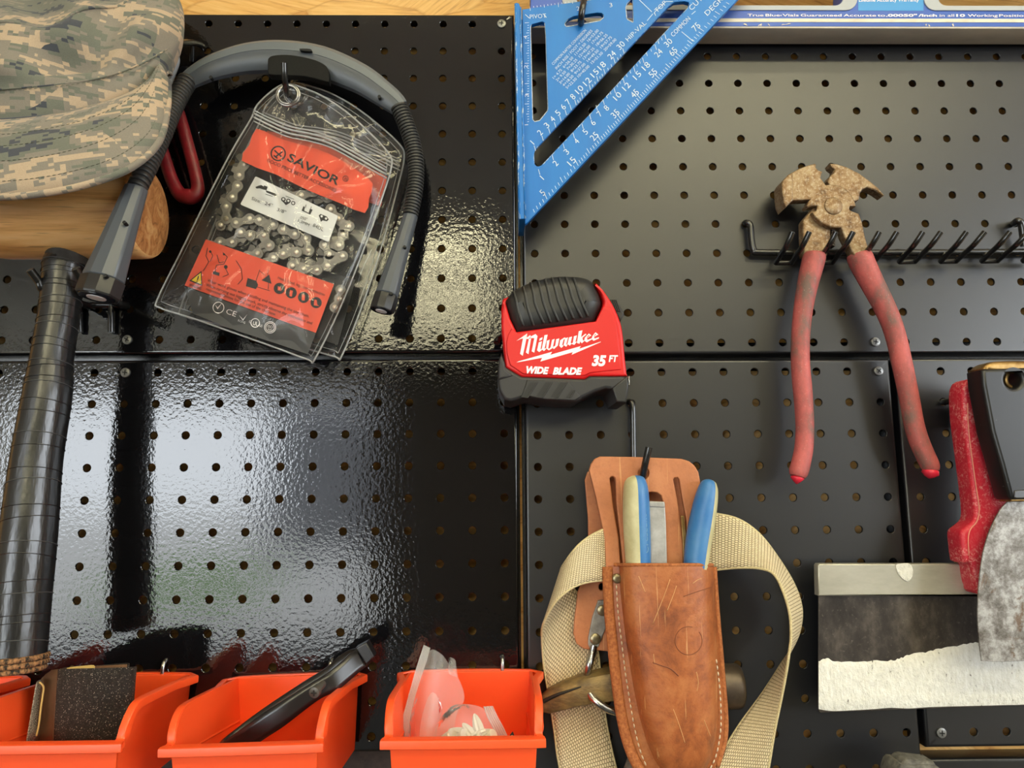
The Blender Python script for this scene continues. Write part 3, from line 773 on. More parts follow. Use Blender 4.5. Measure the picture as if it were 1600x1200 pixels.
# ------------------------------------------------------------------ wooden mallet with taped handle
def make_mallet():
    r = root('mallet', 'wooden barrel mallet with a black-taped handle hanging under the camouflage cap', 'mallet', P(100, 400, 0.052))
    dc = 0.052; c = P(105, 331, dc); R = 0.0355
    xl, xr = P(-8, 331, dc).x, P(232, 331, dc).x
    def ring(x, q): return [Vector((x, c.y + q * math.sin(a), c.z + q * math.cos(a))) for a in [2 * math.pi * k / 40 for k in range(40)]]
    L = xr - xl; prof = [(0, .86), (.008, .93), (.03, .985), (.08, 1.0), (.5, 1.012), (.93, 1.0), (.975, .99), (.992, .965), (1.0, .93)]
    V, Fc = loft([ring(xl + L * t, R * q) for t, q in prof], caps=False); obj('head', V, Fc, MT['wood'], r, 40)
    for nm, x, q, s in (('end_face', xr, .93, 1), ('end_face', xl, .86, -1)):
        V, Fc = loft([ring(x, R * q), ring(x + s * 0.0012, R * q * .8), ring(x + s * 0.0018, R * .4)]); obj(nm, V, Fc, MT['endgrain'], r, 30)
    # handle: taped grip that swells towards the end
    ctl = [(107, 402, 27, .052), (102, 414, 31, .053), (98, 440, 29.5, .054), (92, 493, 29, .056), (81, 561, 30, .059), (74, 618, 34, .061), (57, 720, 36, .064), (45, 833, 39.5, .068), (34, 946, 40, .071), (27, 1024, 40.5, .073)]
    pts = catmull([P(a, b, d) for a, b, w_, d in ctl], 6); ws = catmull([(w_, d, 0) for a, b, w_, d in ctl], 6)
    rad = []
    for p, q in zip(pts, ws):
        sc = F / ((p - CAM).dot(RW @ Vector((0, 0, -1)))); rad.append(q.x / sc)
    tube('grip', pts, rad, MT['tape'], r, 28, smooth=60)
    # overlapping tape edges: thin raised bands wound round the grip
    k = 7; i = 0
    while k < len(pts) - 2:
        t = (pts[k + 1] - pts[k - 1]).normalized(); up = Vector((0, 1, 0)); u = (up - t * up.dot(t)).normalized(); v = t.cross(u)
        n = 28; rr = rad[k] + 0.00012; tl = 0.10 + 0.12 * random.random(); ph = random.random()
        pth = [pts[k] + (u * math.cos(2 * math.pi * q / n) + v * math.sin(2 * math.pi * q / n)) * rr + t * (rr * tl * math.cos(2 * math.pi * q / n + ph)) for q in range(n)]
        tube('tape_edge', pth, 0.00035, MT['tape'] if i % 3 else MT['tapeedge'], r, 4, closed=True, smooth=True)
        k += 2 if i % 2 else 1; i += 1
    # flared rubber collar at the head
    col = [P(106, 388, .052), P(105.5, 394, .0522), P(104.5, 402, .0525), P(103, 416, .053)]
    tube('collar', col, [0.0136, 0.0142, 0.0140, 0.0150], MT['rubber'], r, 28, smooth=60)
    # corded end of the tape
    a, b = pts[-1], pts[-1] + (pts[-1] - pts[-2]).normalized() * 0.009
    for q, (t0, rr) in enumerate(((0.15, 1.0), (0.55, .985), (0.95, .93))):
        m = a.lerp(b, t0); t = (b - a).normalized(); u = (Vector((0, 1, 0)) - t * t.y).normalized(); v = t.cross(u)
        tube('cord_ring', [m + (u * math.cos(2 * math.pi * k / 36) + v * math.sin(2 * math.pi * k / 36)) * (rad[-1] * rr) for k in range(36)], 0.0019, MT['cord'], r, 8, closed=True, smooth=True)
    tube('end_plug', [a, a.lerp(b, .9)], [rad[-1] * .98, rad[-1] * .93], MT['cord'], r, 28)
    # double prong hook the mallet hangs on
    h = root('double_hook', 'black double-prong hook under the wooden mallet head', 'hook', P(160, 478, 0.004))
    wr = 0.0026
    V, Fc = tube_geo([P(122, 477, .004), P(200, 477, .004)], wr, 10); obj('bar', V, Fc, MT['wire'], h, 50)
    for x, x2 in ((124, 125), (174, 174)):
        tube('leg', catmull([P(x, 477, .004), P(x, 500, .004), P(x2, 519, .0035)], 4), wr, MT['wire'], h, 10)
    tube('peg', [P(149, 477, .004), P(150, 484, -.008)], wr, MT['wire'], h, 10)
    for a0, a1, a2 in (((140, 479), (74, 457), (47, 422)), ((198, 479), (138, 455), (118, 420))):
        q = catmull([P(*a0, .004), P(*a1, .058), P(*[(u + v) / 2 for u, v in zip(a1, a2)], .066), P(*a2, .072)], 5)
        tube('prong', q, 0.0029, MT['wire'], h, 12)
        t = (q[-1] - q[-2]).normalized(); tube('prong_tip', [q[-1] + t * 0.00002, q[-1] + t * 0.0004], 0.0027, MT['wiretip'], h, 12)
make_mallet()

# ------------------------------------------------------------------ camouflage cap
def make_cap():
    r = root('camouflage_cap', 'faded digital camouflage patrol cap hanging at the top left corner', 'cap', P(0, 110, 0.02))
    cx = -12; n = 72
    def ring(ap, ysil, yfr, dsil, dfr, dback=0.010, fold=None):
        """ellipse whose right silhouette is at pixel ap,ysil and whose front is at cx,yfr"""
        s = P(ap, ysil, dsil); f = P(cx, yfr, dfr); out = []
        a = s.x - f.x
        for k in range(n):
            th = 2 * math.pi * k / n; c_, s_ = math.cos(th), math.sin(th)
            x = f.x + a * s_
            if c_ >= 0: d = dsil + (dfr - dsil) * c_; z = s.z + (f.z - s.z) * c_
            else: d = dsil + (dsil - dback) * c_; z = s.z - (f.z - s.z) * c_ * 0.35 * -1
            dd = dz = 0
            if fold: dd, dz = fold(math.degrees(th) if th <= math.pi else math.degrees(th) - 360)
            out.append(Vector((x, -(d + dd), z + dz)))
        return out
    g = lambda t, m, s_: math.exp(-((t - m) / s_) ** 2)
    f0 = lambda t: (0.001 * math.sin(t * .11), 0)
    f1 = lambda t: (0.010 * g(t, 30, 14) - 0.012 * g(t, 54, 10) + 0.004 * math.sin(t * .13), 0.004 * g(t, 24, 18))
    f2 = lambda t: (-0.019 * g(t, 28, 12) + 0.010 * g(t, 8, 10) + 0.009 * g(t, 60, 12), -0.008 * g(t, 30, 16))
    f3 = lambda t: (0.007 * g(t, 30, 12) - 0.010 * g(t, 46, 9) + 0.004 * g(t, 5, 9), 0.003 * math.sin(t * .17))
    f4 = lambda t: (0.003 * math.sin(t * .2), 0.002 * math.sin(t * .16 + 1))
    R = [ring(262, 112, 188, .060, .098, fold=f0), ring(272, 92, 170, .060, .101, fold=f0), ring(281, 68, 148, .060, .102, fold=f0), ring(285, 46, 134, .060, .101, fold=f1),
         ring(284, 22, 112, .060, .105, fold=f2), ring(279, 2, 92, .059, .102, fold=f2), ring(270, -20, 70, .058, .102, fold=f3), ring(255, -34, 50, .056, .102, fold=f3), ring(246, -40, 42, .055, .100, fold=f4)]
    V, Fc = loft([[p for p in q] for q in R], caps=False); o = obj('crown_wall', V, Fc, MT['camo'], r, True)
    ss = o.modifiers.new('s', 'SUBSURF'); ss.levels = ss.render_levels = 1
    T = [ring(246, -40, 42, .055, .100, fold=f4), ring(238, -44, 36, .054, .097, fold=f4), ring(215, -52, 26, .052, .086, fold=f4), ring(160, -62, 8, .048, .070, fold=f4), ring(90, -70, -20, .042, .055), ring(20, -75, -45, .036, .042)]
    V, Fc = loft(T, caps=False); Fc.append(tuple(range(5 * n, 6 * n))); o = obj('crown_top', V, Fc, MT['camo'], r, True)
    ss = o.modifiers.new('s', 'SUBSURF'); ss.levels = ss.render_levels = 1
    # sewn seams: rolled bands along top edge, band line and brim line
    half = lambda q: [q[k % n] for k in range(-20, 21)]
    tube('top_seam', half(R[-1]), 0.0013, MT['camo'], r, 6, smooth=True)
    tube('brim_seam', half(R[0]), 0.0012, MT['camo2'], r, 6, smooth=True)
    band = ring(277, 62, 140, .061, .1035, fold=f0)
    tube('band_seam', half(band), 0.0007, MT['camo'], r, 5, smooth=True)
    stitches('stitching', half([p + Vector((0, -.0012, -.0022)) for p in band]), 0.0022, 0.0012, 0.00028, MT['thread_grey'], r)
    # brim
    inner = [(-190, 160, .075), (-150, 178, .084), (-90, 188, .094), (-12, 190, .098), (60, 184, .096), (120, 173, .092), (180, 156, .085), (228, 136, .075), (257, 115, .066)]
    outer = [(-215, 260, .118), (-120, 300, .126), (-12, 308, .130), (70, 302, .128), (140, 287, .124), (205, 262, .117), (248, 222, .104), (262, 168, .088), (263, 128, .074)]
    A = catmull([P(*q) for q in inner], 6); B = catmull([P(*q) for q in outer], 6)
    rows = []; m = 9
    for k in range(m):
        t = k / (m - 1); rows.append([a.lerp(b, t) + Vector((0, -0.010 * math.sin(math.pi * t) , 0.004 * math.sin(math.pi * t))) for a, b in zip(A, B)])
    V, Fc = loft(rows, closed=False); o = obj('brim', V, Fc, MT['camo2'], r, True)
    so = o.modifiers.new('t', 'SOLIDIFY'); so.thickness = 0.0028; so.offset = 0
    tube('brim_binding', [p for p in rows[-1]], 0.0026, MT['camo2'], r, 10, sx=0.9, smooth=True)
    for t in (.22, .38, .54, .70, .88):
        k0 = t * (m - 1); i = int(k0); ff = k0 - i
        ln = [a.lerp(b, ff) + Vector((0, -.0017, 0)) for a, b in zip(rows[i], rows[i + 1])]
        stitches('brim_stitching', ln, 0.0022, 0.0012, 0.00026, MT['thread_grey'], r)
    # peg it hangs on
    h = root('cap_hook', 'thin black wire hook just right of the camouflage cap crown', 'hook', P(300, 75, 0))
    tube('wire', catmull([P(318, 77, -.008), P(316, 72, .004), P(305, 67, .016), P(285, 66, .040), P(262, 66, .058)], 5), 0.0024, MT['wire'], h, 10)
    tube('stay', [P(300, 72, .008), P(299, 96, .002)], 0.0021, MT['wire'], h, 8)
make_cap()

# ------------------------------------------------------------------ red coated loop behind the cap
def make_loop():
    r = root('coated_loop_handle', 'dark red rubber-coated loop handle hanging behind the camouflage cap', 'tool handle', P(280, 230, 0.008))
    path = [(262, 140), (278, 175), (293, 225), (306, 275), (309, 296), (303, 306), (292, 307), (280, 302), (268, 280), (258, 250), (249, 222), (241, 195)]
    pts = catmull([P(a, b, 0.012) for a, b in path], 5)
    rad = [0.0043 + 0.0012 * math.exp(-((k / len(pts) - .5) / .12) ** 2) for k in range(len(pts))]
    tube('loop', pts, rad, MT['redcoat'], r, 12, sx=1.2, smooth=True)
    pts = catmull([P(a, b, .012) for a, b in ((250, 150), (262, 118), (270, 95), (268, 84))], 5)
    tube('shank', pts, 0.0055, MT['levelgrey'], r, 12, smooth=True)
    tube('rivet', [P(262, 118, .012), P(262, 118, .0185)], 0.003, MT['dullsteel'], r, 12)
make_loop()

# ------------------------------------------------------------------ neck reading light
def sweep(path, secs, ref):
    """path: points; secs: per-point list of (outward, forward) offsets; ref: forward vector"""
    n = len(path); rings = []
    for i in range(n):
        t = (path[min(i + 1, n - 1)] - path[max(i - 1, 0)]).normalized()
        fw = (Vector(ref) - t * t.dot(Vector(ref))).normalized(); ou = t.cross(fw)
        if ou.z < 0 and False: ou = -ou
        rings.append([path[i] + ou * a + fw * b for a, b in secs[i]])
    return loft(rings)
def make_necklight():
    r = root('neck_light', 'grey U-shaped neck reading light with ribbed black goosenecks', 'reading light', P(440, 90, 0.01))
    ctl = [(291, 128, 14.5), (306, 118, 17.5), (335, 104, 21), (385, 91, 25), (440, 88.5, 27), (500, 97, 26.5), (560, 121, 23.5), (598, 146, 20), (616, 160, 17.5), (624, 168, 15)]
    pts = catmull([P(a, b, .026) for a, b, w_ in ctl], 5); ws = [q.x / 1870 for q in catmull([(w_, 0, 0) for a, b, w_ in ctl], 5)]
    # section: flat lighter top facet, ridge, deep rounded lower side
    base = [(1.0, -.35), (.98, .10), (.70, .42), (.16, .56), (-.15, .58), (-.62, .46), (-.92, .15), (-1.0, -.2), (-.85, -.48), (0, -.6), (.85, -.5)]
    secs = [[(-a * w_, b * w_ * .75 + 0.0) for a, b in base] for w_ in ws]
    V, Fc = sweep(pts, secs, (0, -1, 0))
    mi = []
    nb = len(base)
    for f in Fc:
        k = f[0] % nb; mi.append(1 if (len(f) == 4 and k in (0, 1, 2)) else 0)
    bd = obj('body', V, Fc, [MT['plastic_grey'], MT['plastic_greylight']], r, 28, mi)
    # edge line between the facets
    ridge = []
    for i in range(len(pts)):
        t = (pts[min(i + 1, len(pts) - 1)] - pts[max(i - 1, 0)]).normalized(); fw = (Vector((0, -1, 0)) - t * t.dot(Vector((0, -1, 0)))).normalized(); ou = t.cross(fw)
        ridge.append(pts[i] + ou * (-.17 * ws[i]) + fw * (.56 * .75 * ws[i]))
    tube('parting_line', ridge[2:-2], 0.0004, MT['plastic_greylight'], bd, 5, smooth=True)
    zp = lambda L: zs(L, 240, 50, 3.478)
    plate('black_pad', sm(zp([(620, 160), (625, 140), (650, 127), (720, 122), (800, 132), (880, 152), (930, 178), (948, 205), (952, 262), (935, 268), (830, 242), (720, 235), (640, 232), (622, 222)]), 3), .030, .0372, MT['sticker'], bd, 0.0006)
    plate('charging_port', sm(zp([(796, 90), (850, 92), (856, 104), (802, 100)]), 3), .0325, .0352, MT['ribgap'], bd)
    for x, y in ((310, 245), (1226, 350)):
        plate('speaker_hole', zp(circ(x, y, 9, 12)), .030, .0338, MT['ribgap'], bd)
    def neck(px, w0, w1, nm, nr):
        path = catmull([P(a, b, d) for a, b, d in px], 10)
        core = tube(nm, path, [(w0 + (w1 - w0) * k / (len(path) - 1)) * .86 / 4000 for k in range(len(path))], MT['ribgap'], r, 14, smooth=True)
        L = [0]
        for a, b in zip(path, path[1:]): L.append(L[-1] + (b - a).length)
        for q in range(nr):
            s = (q + .5) / nr * L[-1]; i = max(j for j in range(len(path) - 1) if L[j] <= s)
            t = (path[i + 1] - path[i]).normalized(); c = path[i].lerp(path[i + 1], (s - L[i]) / (L[i + 1] - L[i]))
            rr = (w0 + (w1 - w0) * s / L[-1]) / 4000; hw = L[-1] / nr * .40
            tube('rib_ring', [c - t * hw, c - t * hw * .7, c + t * hw * .7, c + t * hw], [rr * .93, rr, rr, rr * .93], MT['rib'], core, 16)
    neck([(293, 126, .026), (281, 146, .034), (267, 175, .048), (253, 210, .064), (237, 246, .080), (223, 275, .091), (213, 296, .096)], 31, 27, 'gooseneck', 34)
    neck([(623, 167, .026), (634, 193, .026), (645, 226, .026), (650, 262, .027), (648, 300, .029), (641, 337, .031)], 29, 25, 'gooseneck', 36)
    def lamp(a, b, da, db, w0, w1):
        A, B = P(*a, da), P(*b, db); t = (B - A).normalized()
        fw = (Vector((0, -1, 0)) - t * t.dot(Vector((0, -1, 0)))).normalized(); ou = t.cross(fw)
        prof = [(0, w0), (.05, w0 * 1.03), (.3, w0 + (w1 - w0) * .28), (.6, w0 + (w1 - w0) * .62), (.85, w1 * .97)]
        def ring(s, w_):
            c = A.lerp(B, s); q = w_ / 4000
            sec = [(1, -.2), (.82, .45), (.28, .72), (-.28, .72), (-.82, .45), (-1, -.2), (-.7, -.62), (0, -.75), (.7, -.62)]
            return [c + ou * x * q + fw * y * q for x, y in sec]
        V, Fc = loft([ring(s, w_) for s, w_ in prof]); hd = obj('lamp_head', V, Fc, MT['plastic_grey'], r, 20)
        bv = hd.modifiers.new('b', 'BEVEL'); bv.width = .0012; bv.segments = 2; bv.limit_method = 'ANGLE'
        V, Fc = loft([ring(.852, w1 * .98), ring(.86, w1), ring(.985, w1), ring(1.0, w1 * .95)]); obj('end_cap', V, Fc, MT['plastic_black'], hd, 20)
        n = 24; e = A.lerp(B, 1.0)
        el = lambda q, o_: [e + t * o_ + ou * math.cos(2 * math.pi * k / n) * q * w1 / 4000 + fw * (math.sin(2 * math.pi * k / n) * q * w1 * .72 / 4000) for k in range(n)]
        V, Fc = loft([el(.86, .0001), el(.84, .0006), el(.5, .0006)]); obj('lens_ring', V, Fc, MT['lensring'], hd, 30)
        V, Fc = loft([el(.46, .0006), el(.44, .001), el(.2, .0011)]); obj('lens', V, Fc, MT['lens'], hd, 30)
        for s in (.38, .86):
            c = A.lerp(B, s) + ou * (-.55 if a[0] < 400 else -.55) * w1 / 4000 * (.8 if s < .5 else .95) + fw * w1 * .72 / 4000 * (.86 if s < .5 else 1)
            tube('screw_hole', [c - fw * .004, c + fw * .0006], .0012, MT['ribgap'], hd, 10)
    lamp((213, 293), (151, 464), .098, .112, 32, 56)
    lamp((642, 335), (596, 485), .031, .048, 24, 38)
make_necklight()

# ------------------------------------------------------------------ chainsaw chain packets
def zq(L): return zs(L, 230, 170, 3.0)
def make_packets():
    h = root('peg_hook', 'black wire peg hook holding the two clear chain packets', 'hook', P(445, 120, 0.0))
    tube('wire', catmull([P(462, 118, -.008), P(460, 122, .004), P(452, 141, .020), P(449, 147, .036), P(446.5, 135, .050), P(444.5, 118, .057), P(444, 99, .060)], 6), 0.0024, MT['wire'], h, 12)
    def pouch(off, ang, d0, d1, label, front):
        piv = Vector((450, 148))
        def X(p):
            v = Vector(p) - piv; c, s = math.cos(ang), math.sin(ang)
            return (piv.x + v.x * c - v.y * s + off[0], piv.y + v.x * s + v.y * c + off[1])
        out = [X(p) for p in sm([(246, 468), (250, 481), (300, 497), (360, 518), (430, 543), (482, 562), (492, 561), (532, 480), (570, 385), (600, 300), (612, 258), (606, 238), (575, 205), (540, 174), (505, 151), (475, 138), (449, 131), (428, 140), (402, 164), (392, 186), (360, 240), (320, 318), (282, 395)], 4)]
        r = root('chain_packet', label, 'packet', P(450, 148, d0), 'clear packets of saw chain')
        c = Vector((sum(p[0] for p in out) / len(out), sum(p[1] for p in out) / len(out)))
        for nm, s, dd in (('front_film', 1, d1), ('back_film', -1, d0)):
            rings = []
            rn = random.Random(3 if front else 5)
            for t in (1.0, .97, .9, .8, .65, .5, .33, .15):
                rg = []
                for k, p in enumerate(out):
                    q = c.lerp(Vector(p), t); mid = (d0 + d1) / 2
                    bul = (1 - t ** 4); wob = 0.0016 * math.sin(k * .7 + t * 9) * (1 if 0.2 < t < .98 else 0) * bul + 0.0012 * math.sin(q.x * .09 + q.y * .05)
                    rg.append(P(q.x, q.y, mid + (dd - mid) * min(1, bul * 1.6) + s * wob * (t < .99)))
                rings.append(rg)
            V, Fc = loft(rings, caps=False); Fc.append(tuple(range((len(rings) - 1) * len(out), len(rings) * len(out))))
            obj(nm, V, Fc, MT['film'], r, True)
        mid = (d0 + d1) / 2
        tube('welded_seam', [P(p[0], p[1], mid) for p in out], 0.0008, MT['filmedge'], r, 6, closed=True, smooth=True)
        ins = [c.lerp(Vector(p), .955) for p in out]
        tube('inner_seam', [P(p.x, p.y, mid + .0015) for p in ins], 0.0003, MT['filmedge'], r, 5, closed=True, smooth=True)
        zl = [(396, 178), (420, 190), (450, 203), (480, 209), (515, 219), (555, 240), (604, 268)]
        for dy, rr in ((-6, .0006), (-1, .0009), (5, .0009), (11, .0006)):
            tube('zip_ridge', catmull([P(*X((a, b + dy)), d1 + .0008) for a, b in zl], 4), rr, MT['filmedge'], r, 6, smooth=True)
        # eyelet
        e = X((451, 150)); E = P(*e, mid)
        for rr, q in ((.0093, .0012), (.0080, .0011)):
            tube('eyelet', [E + Vector((rr * math.cos(2 * math.pi * k / 40), -.0012 if rr > .009 else -.002, rr * math.sin(2 * math.pi * k / 40))) for k in range(40)], q, MT['steel'], r, 8, closed=True, smooth=True)
        if not front: 
            plate('header_card', [X(p) for p in zq([(515, 95), (800, 190), (1058, 352), (1020, 488), (445, 243)])], mid - .001, mid - .0006, MT['cardorange'], r)
            plate('lower_card', [X(p) for p in zq([(275, 612), (875, 822), (770, 1120), (190, 900)])], mid - .001, mid - .0006, MT['cardblack'], r)
            return r
        dc = d1 - .0035                                   # cards lie just under the front film
        hc = plate('header_card', zq(sm([(512, 93), (600, 130), (700, 163), (800, 190), (900, 234), (1000, 300), (1058, 352), (1040, 420), (1020, 488), (900, 440), (750, 380), (600, 306), (443, 243), (478, 170)], 2)), dc - .0004, dc, MT['cardorange'], r)
        b = zs([(0, 0)], 390, 220, 9.41)
        za = lambda x, y: zs([(x, y)], 390, 220, 9.41)[0]
        text('brand_lettering', 'SAVIOR', za(545, 285), za(1292, 655), 12.5, dc + .0003, MT['print_black'], hc, bold=.022)
        text('slogan_lettering', 'GOOD PRICE BETTER ACCESSORIES', za(250, 303), za(1264, 757), 5.2, dc + .0003, MT['print_black'], hc, bold=.004)
        text('registered_mark', 'R', za(1388, 575), za(1435, 597), 4.6, dc + .0003, MT['print_black'], hc)
        def ringpoly(cx, cy, r1, r2): return [circ(cx, cy, r1, 24), list(reversed(circ(cx, cy, r2, 24)))]
        def flatring(nm, cx, cy, r1, r2, m, par):
            me = plate_mesh(ringpoly(cx, cy, r1, r2), dc, dc + .0003); return link(nm, me, m, par)
        flatring('registered_ring', *za(1410, 555), 4.6, 3.9, MT['print_black'], hc)
        flatring('logo_ring', *za(420, 185), 12, 10, MT['print_black'], hc)
        lx, ly = za(420, 185)
        lines('logo_cross', [((lx - 6, ly - 5), (lx + 6, ly + 6)), ((lx + 7, ly - 3), (lx - 5, ly + 6)), ((lx - 7, ly + 3), (lx - 1, ly + 8))], dc + .0003, 2.2, MT['print_black'], hc)
        wl = plate('size_label', zq(rr_quad([(508, 316), (895, 502), (850, 624), (436, 448)], .06)), dc - .0004, dc, MT['cardwhite'], r)
        zb = lambda x, y: zs([(x, y)], 340, 240, 6.154)[0]
        for s, a, b_, hh in (('Size:', (322, 442), (412, 478), 5), ('24"', (450, 490), (522, 515), 5), ('3/8"', (568, 550), (652, 580), 5), ('.050"', (785, 622), (858, 646), 4.5), ('1.3MM', (770, 655), (876, 700), 4.5), ('84DL', (912, 700), (1012, 748), 5.5)):
            text('size_lettering', s, zb(*a), zb(*b_), hh, dc + .0003, MT['print_black'], wl)
        mp = lambda L: [zb(*q) for q in L]
        flat('saw_symbol', [mp([(362, 322), (395, 308), (420, 302), (445, 318), (438, 345), (405, 332), (375, 335)]), mp([(445, 305), (480, 318), (470, 350), (440, 345)]), mp([(462, 352), (545, 378), (568, 395), (555, 408), (470, 372)])], dc + .0003, MT['print_black'], wl)
        flat('link_symbol', [mp(circ(632, 440, 22, 12)), mp(circ(680, 455, 22, 12)), mp(circ(726, 475, 20, 12)), mp([(620, 455), (690, 475), (655, 495)])], dc + .0003, MT['print_black'], wl)
        flat('link_symbol_hole', [mp(circ(632, 438, 11, 10)), mp(circ(680, 453, 11, 10)), mp(circ(726, 475, 12, 10))], dc + .0006, MT['cardwhite'], wl)
        flat('gauge_symbol', [mp([(825, 505), (838, 512), (832, 548), (875, 570), (888, 530), (912, 540), (890, 585), (808, 548)])], dc + .0003, MT['print_black'], wl)
        flat('drive_symbol', [mp([(972, 595), (990, 580), (1050, 605), (1068, 632), (1050, 650), (1010, 640), (992, 655), (985, 625)])], dc + .0003, MT['print_black'], wl)
        flat('drive_symbol_hole', [mp(circ(1000, 602, 11, 10)), mp(circ(1042, 624, 11, 10))], dc + .0006, MT['cardwhite'], wl)
        lines('dimension_lines', [(zb(460, 388), zb(530, 412)), (zb(655, 408), zb(735, 440)), (zb(850, 490), zb(845, 520)), (zb(900, 508), zb(895, 540))], dc + .0003, .8, MT['print_black'], wl)
        wc = plate('warning_card', zq([(275, 612), (875, 822), (790, 1050), (175, 828)]), dc - .0004, dc, MT['cardorange'], r)
        zc = lambda x, y: zs([(x, y)], 270, 360, 5.517)[0]
        for s, a, b_, hh in (('Wear work gloves when installing and maintaining the saw chain.', (295, 440), (1172, 752), 4.6), ('When carrying out logging work, strictly observe the instructions and', (283, 478), (1197, 812), 4.6), ('recommendations for the use of the chainsaw.', (285, 515), (886, 737), 4.6), ('Head, hand, leg, foot protection', (903, 418), (1306, 566), 4.6), ('WARNING', (138, 475), (240, 512), 3.6)):
            text('warning_lettering', s, zc(*a), zc(*b_), hh, dc + .0003, MT['print_black'], wc)
        mq = lambda L: [zc(*q) for q in L]
        flat('warning_triangle', [mq([(143, 434), (246, 350), (252, 478)])], dc + .0003, MT['print_black'], wc)
        flat('warning_triangle_fill', [mq([(160, 430), (240, 366), (244, 464)])], dc + .0006, MT['cardyellow'], wc)
        lines('exclamation_mark', [(zc(222, 392), zc(212, 428)), (zc(209, 436), zc(207, 443))], dc + .0009, 1.6, MT['print_black'], wc)
        for (x, y), ic in (((918, 500), [(905, 480), (930, 490), (935, 520), (905, 515)]), ((1020, 537), [(1010, 515), (1035, 520), (1025, 570), (1005, 565)]), ((1127, 577), [(1115, 550), (1140, 560), (1135, 605), (1110, 600)]), ((1235, 622), [(1220, 595), (1240, 600), (1245, 640), (1262, 652), (1215, 645)])):
            flat('protection_symbol', [mq(circ(x, y, 48, 24))], dc + .0003, MT['print_black'], wc)
            flat('protection_pictogram', [mq(ic)], dc + .0006, MT['cardorange'], wc)
        flat('kickback_symbol', [mq([(645, 410), (720, 435), (735, 470), (715, 505), (630, 480)]), mq([(830, 380), (850, 460), (765, 430)])], dc + .0003, MT['print_black'], wc)
        lines('kickback_lines', [(zc(750, 338), zc(715, 440)), (zc(750, 350), zc(800, 390)), (zc(720, 485), zc(835, 520)), (zc(825, 450), zc(822, 505)), (zc(825, 335), zc(815, 385))], dc + .0003, .8, MT['print_black'], wc)
        # sawing figures drawn in line
        fig = [(300, 150), (285, 220), (310, 270), (275, 330), (262, 350)], [(325, 180), (345, 220), (320, 270)], [(430, 190), (470, 230), (440, 290), (375, 300), (365, 360)], [(450, 320), (480, 380), (430, 400)], [(545, 260), (590, 330), (600, 420), (560, 465)], [(380, 210), (400, 280), (440, 270)]
        seg = []
        for L in fig: seg += [(zc(*a), zc(*b_)) for a, b_ in zip(L, L[1:])]
        lines('sawing_figures', seg, dc + .0003, 1.0, MT['print_black'], wc)
        flat('sawing_figure_shapes', [mq([(350, 350), (402, 365), (398, 392), (345, 375)]), mq(circ(456, 314, 16, 10)), mq(circ(322, 182, 11, 10)), mq(circ(440, 205, 9, 10))], dc + .0003, MT['print_black'], wc)
        lc = plate('approval_card', zq([(172, 832), (790, 1052), (752, 1150), (640, 1112), (420, 1040), (215, 960)]), dc - .0010, dc - .0006, MT['cardblack'], r)
        dl = dc - .0003
        for x, y, q in ((393, 665, 50), (710, 797, 40), (838, 836, 52), (838, 836, 40)):
            me = plate_mesh([circ(*zc(x, y), q / 5.517, 24), list(reversed(circ(*zc(x, y), (q - 6) / 5.517, 24)))], dl - .0003, dl); link('approval_ring', me, MT['print_pure'], lc)
        for L in ([(365, 640), (385, 665), (425, 625), (385, 680)], [(570, 730), (605, 765), (640, 725), (605, 780)]):
            flat('check_mark', [mq(L)], dl, MT['print_pure'], lc)
        for s, a, b_, hh in (('CE', (455, 715), (540, 745), 8), ('ROHS', (560, 785), (622, 805), 3.5), ('UL', (690, 815), (730, 822), 6), ('ISO', (815, 835), (862, 845), 4), ('9001', (815, 862), (862, 872), 3.5), ('C', (655, 795), (675, 800), 4), ('US', (745, 828), (768, 836), 4)):
            text('approval_lettering', s, zc(*a), zc(*b_), hh, dl, MT['print_pure'], lc)
        return r
    pouch((0, 0), 0, .022, .036, 'clear zip packet of saw chain with orange header card, in front', True)
    pouch((12, -1), math.radians(-4.2), .008, .019, 'second clear chain packet, its edge showing behind the first', False)
    # the chain that lies in the front packet
    cr = root('saw_chain', 'coiled steel saw chain inside the front clear packet', 'chain', P(430, 350, .024))
    chains = [[(470, 215), (455, 262), (430, 312), (422, 362), (398, 413), (370, 458), (370, 515), (345, 545)],
              [(370, 515), (415, 535), (480, 515), (525, 520), (590, 542), (637, 565), (692, 587), (745, 607), (757, 663), (700, 672), (637, 680), (590, 697), (560, 720)],
              [(300, 640), (340, 625), (397, 625), (437, 580), (482, 592), (547, 592), (572, 640), (518, 678), (470, 690)],
              [(860, 470), (895, 515), (945, 550), (917, 590), (898, 640), (830, 637), (852, 682), (915, 690), (845, 735), (795, 755), (733, 750), (680, 735)],
              [(640, 400), (723, 405), (780, 388), (845, 415)], [(905, 850), (900, 890), (880, 930)]]
    def link_piece(a, b, d, k, cutter):
        A, B = Vector((a[0], a[1])), Vector((b[0], b[1])); u = (B - A).normalized(); v = Vector((-u.y, u.x))
        R = 8.8; out = []
        for s in range(9):
            t = math.radians(90 + 180 * s / 8); q = A + u * math.cos(t) * R + v * math.sin(t) * R; out.append((q.x, q.y))
        m = (A + B) / 2 - v * R * .55; out.append((m.x, m.y))
        for s in range(9):
            t = math.radians(-90 + 180 * s / 8); q = B + u * math.cos(t) * R + v * math.sin(t) * R; out.append((q.x, q.y))
        if cutter:
            for q in (B + v * 15 - u * 1, A * .5 + B * .5 + v * 15, A * .55 + B * .45 + v * 9): out.append((q.x, q.y))
        else:
            m = (A + B) / 2 + v * R * .6; out.append((m.x, m.y))
        lk = plate('link', out, d - .0016, d, MT['chain'] if k % 3 else MT['chain'], cr, .0003, 40, 1)
        return lk
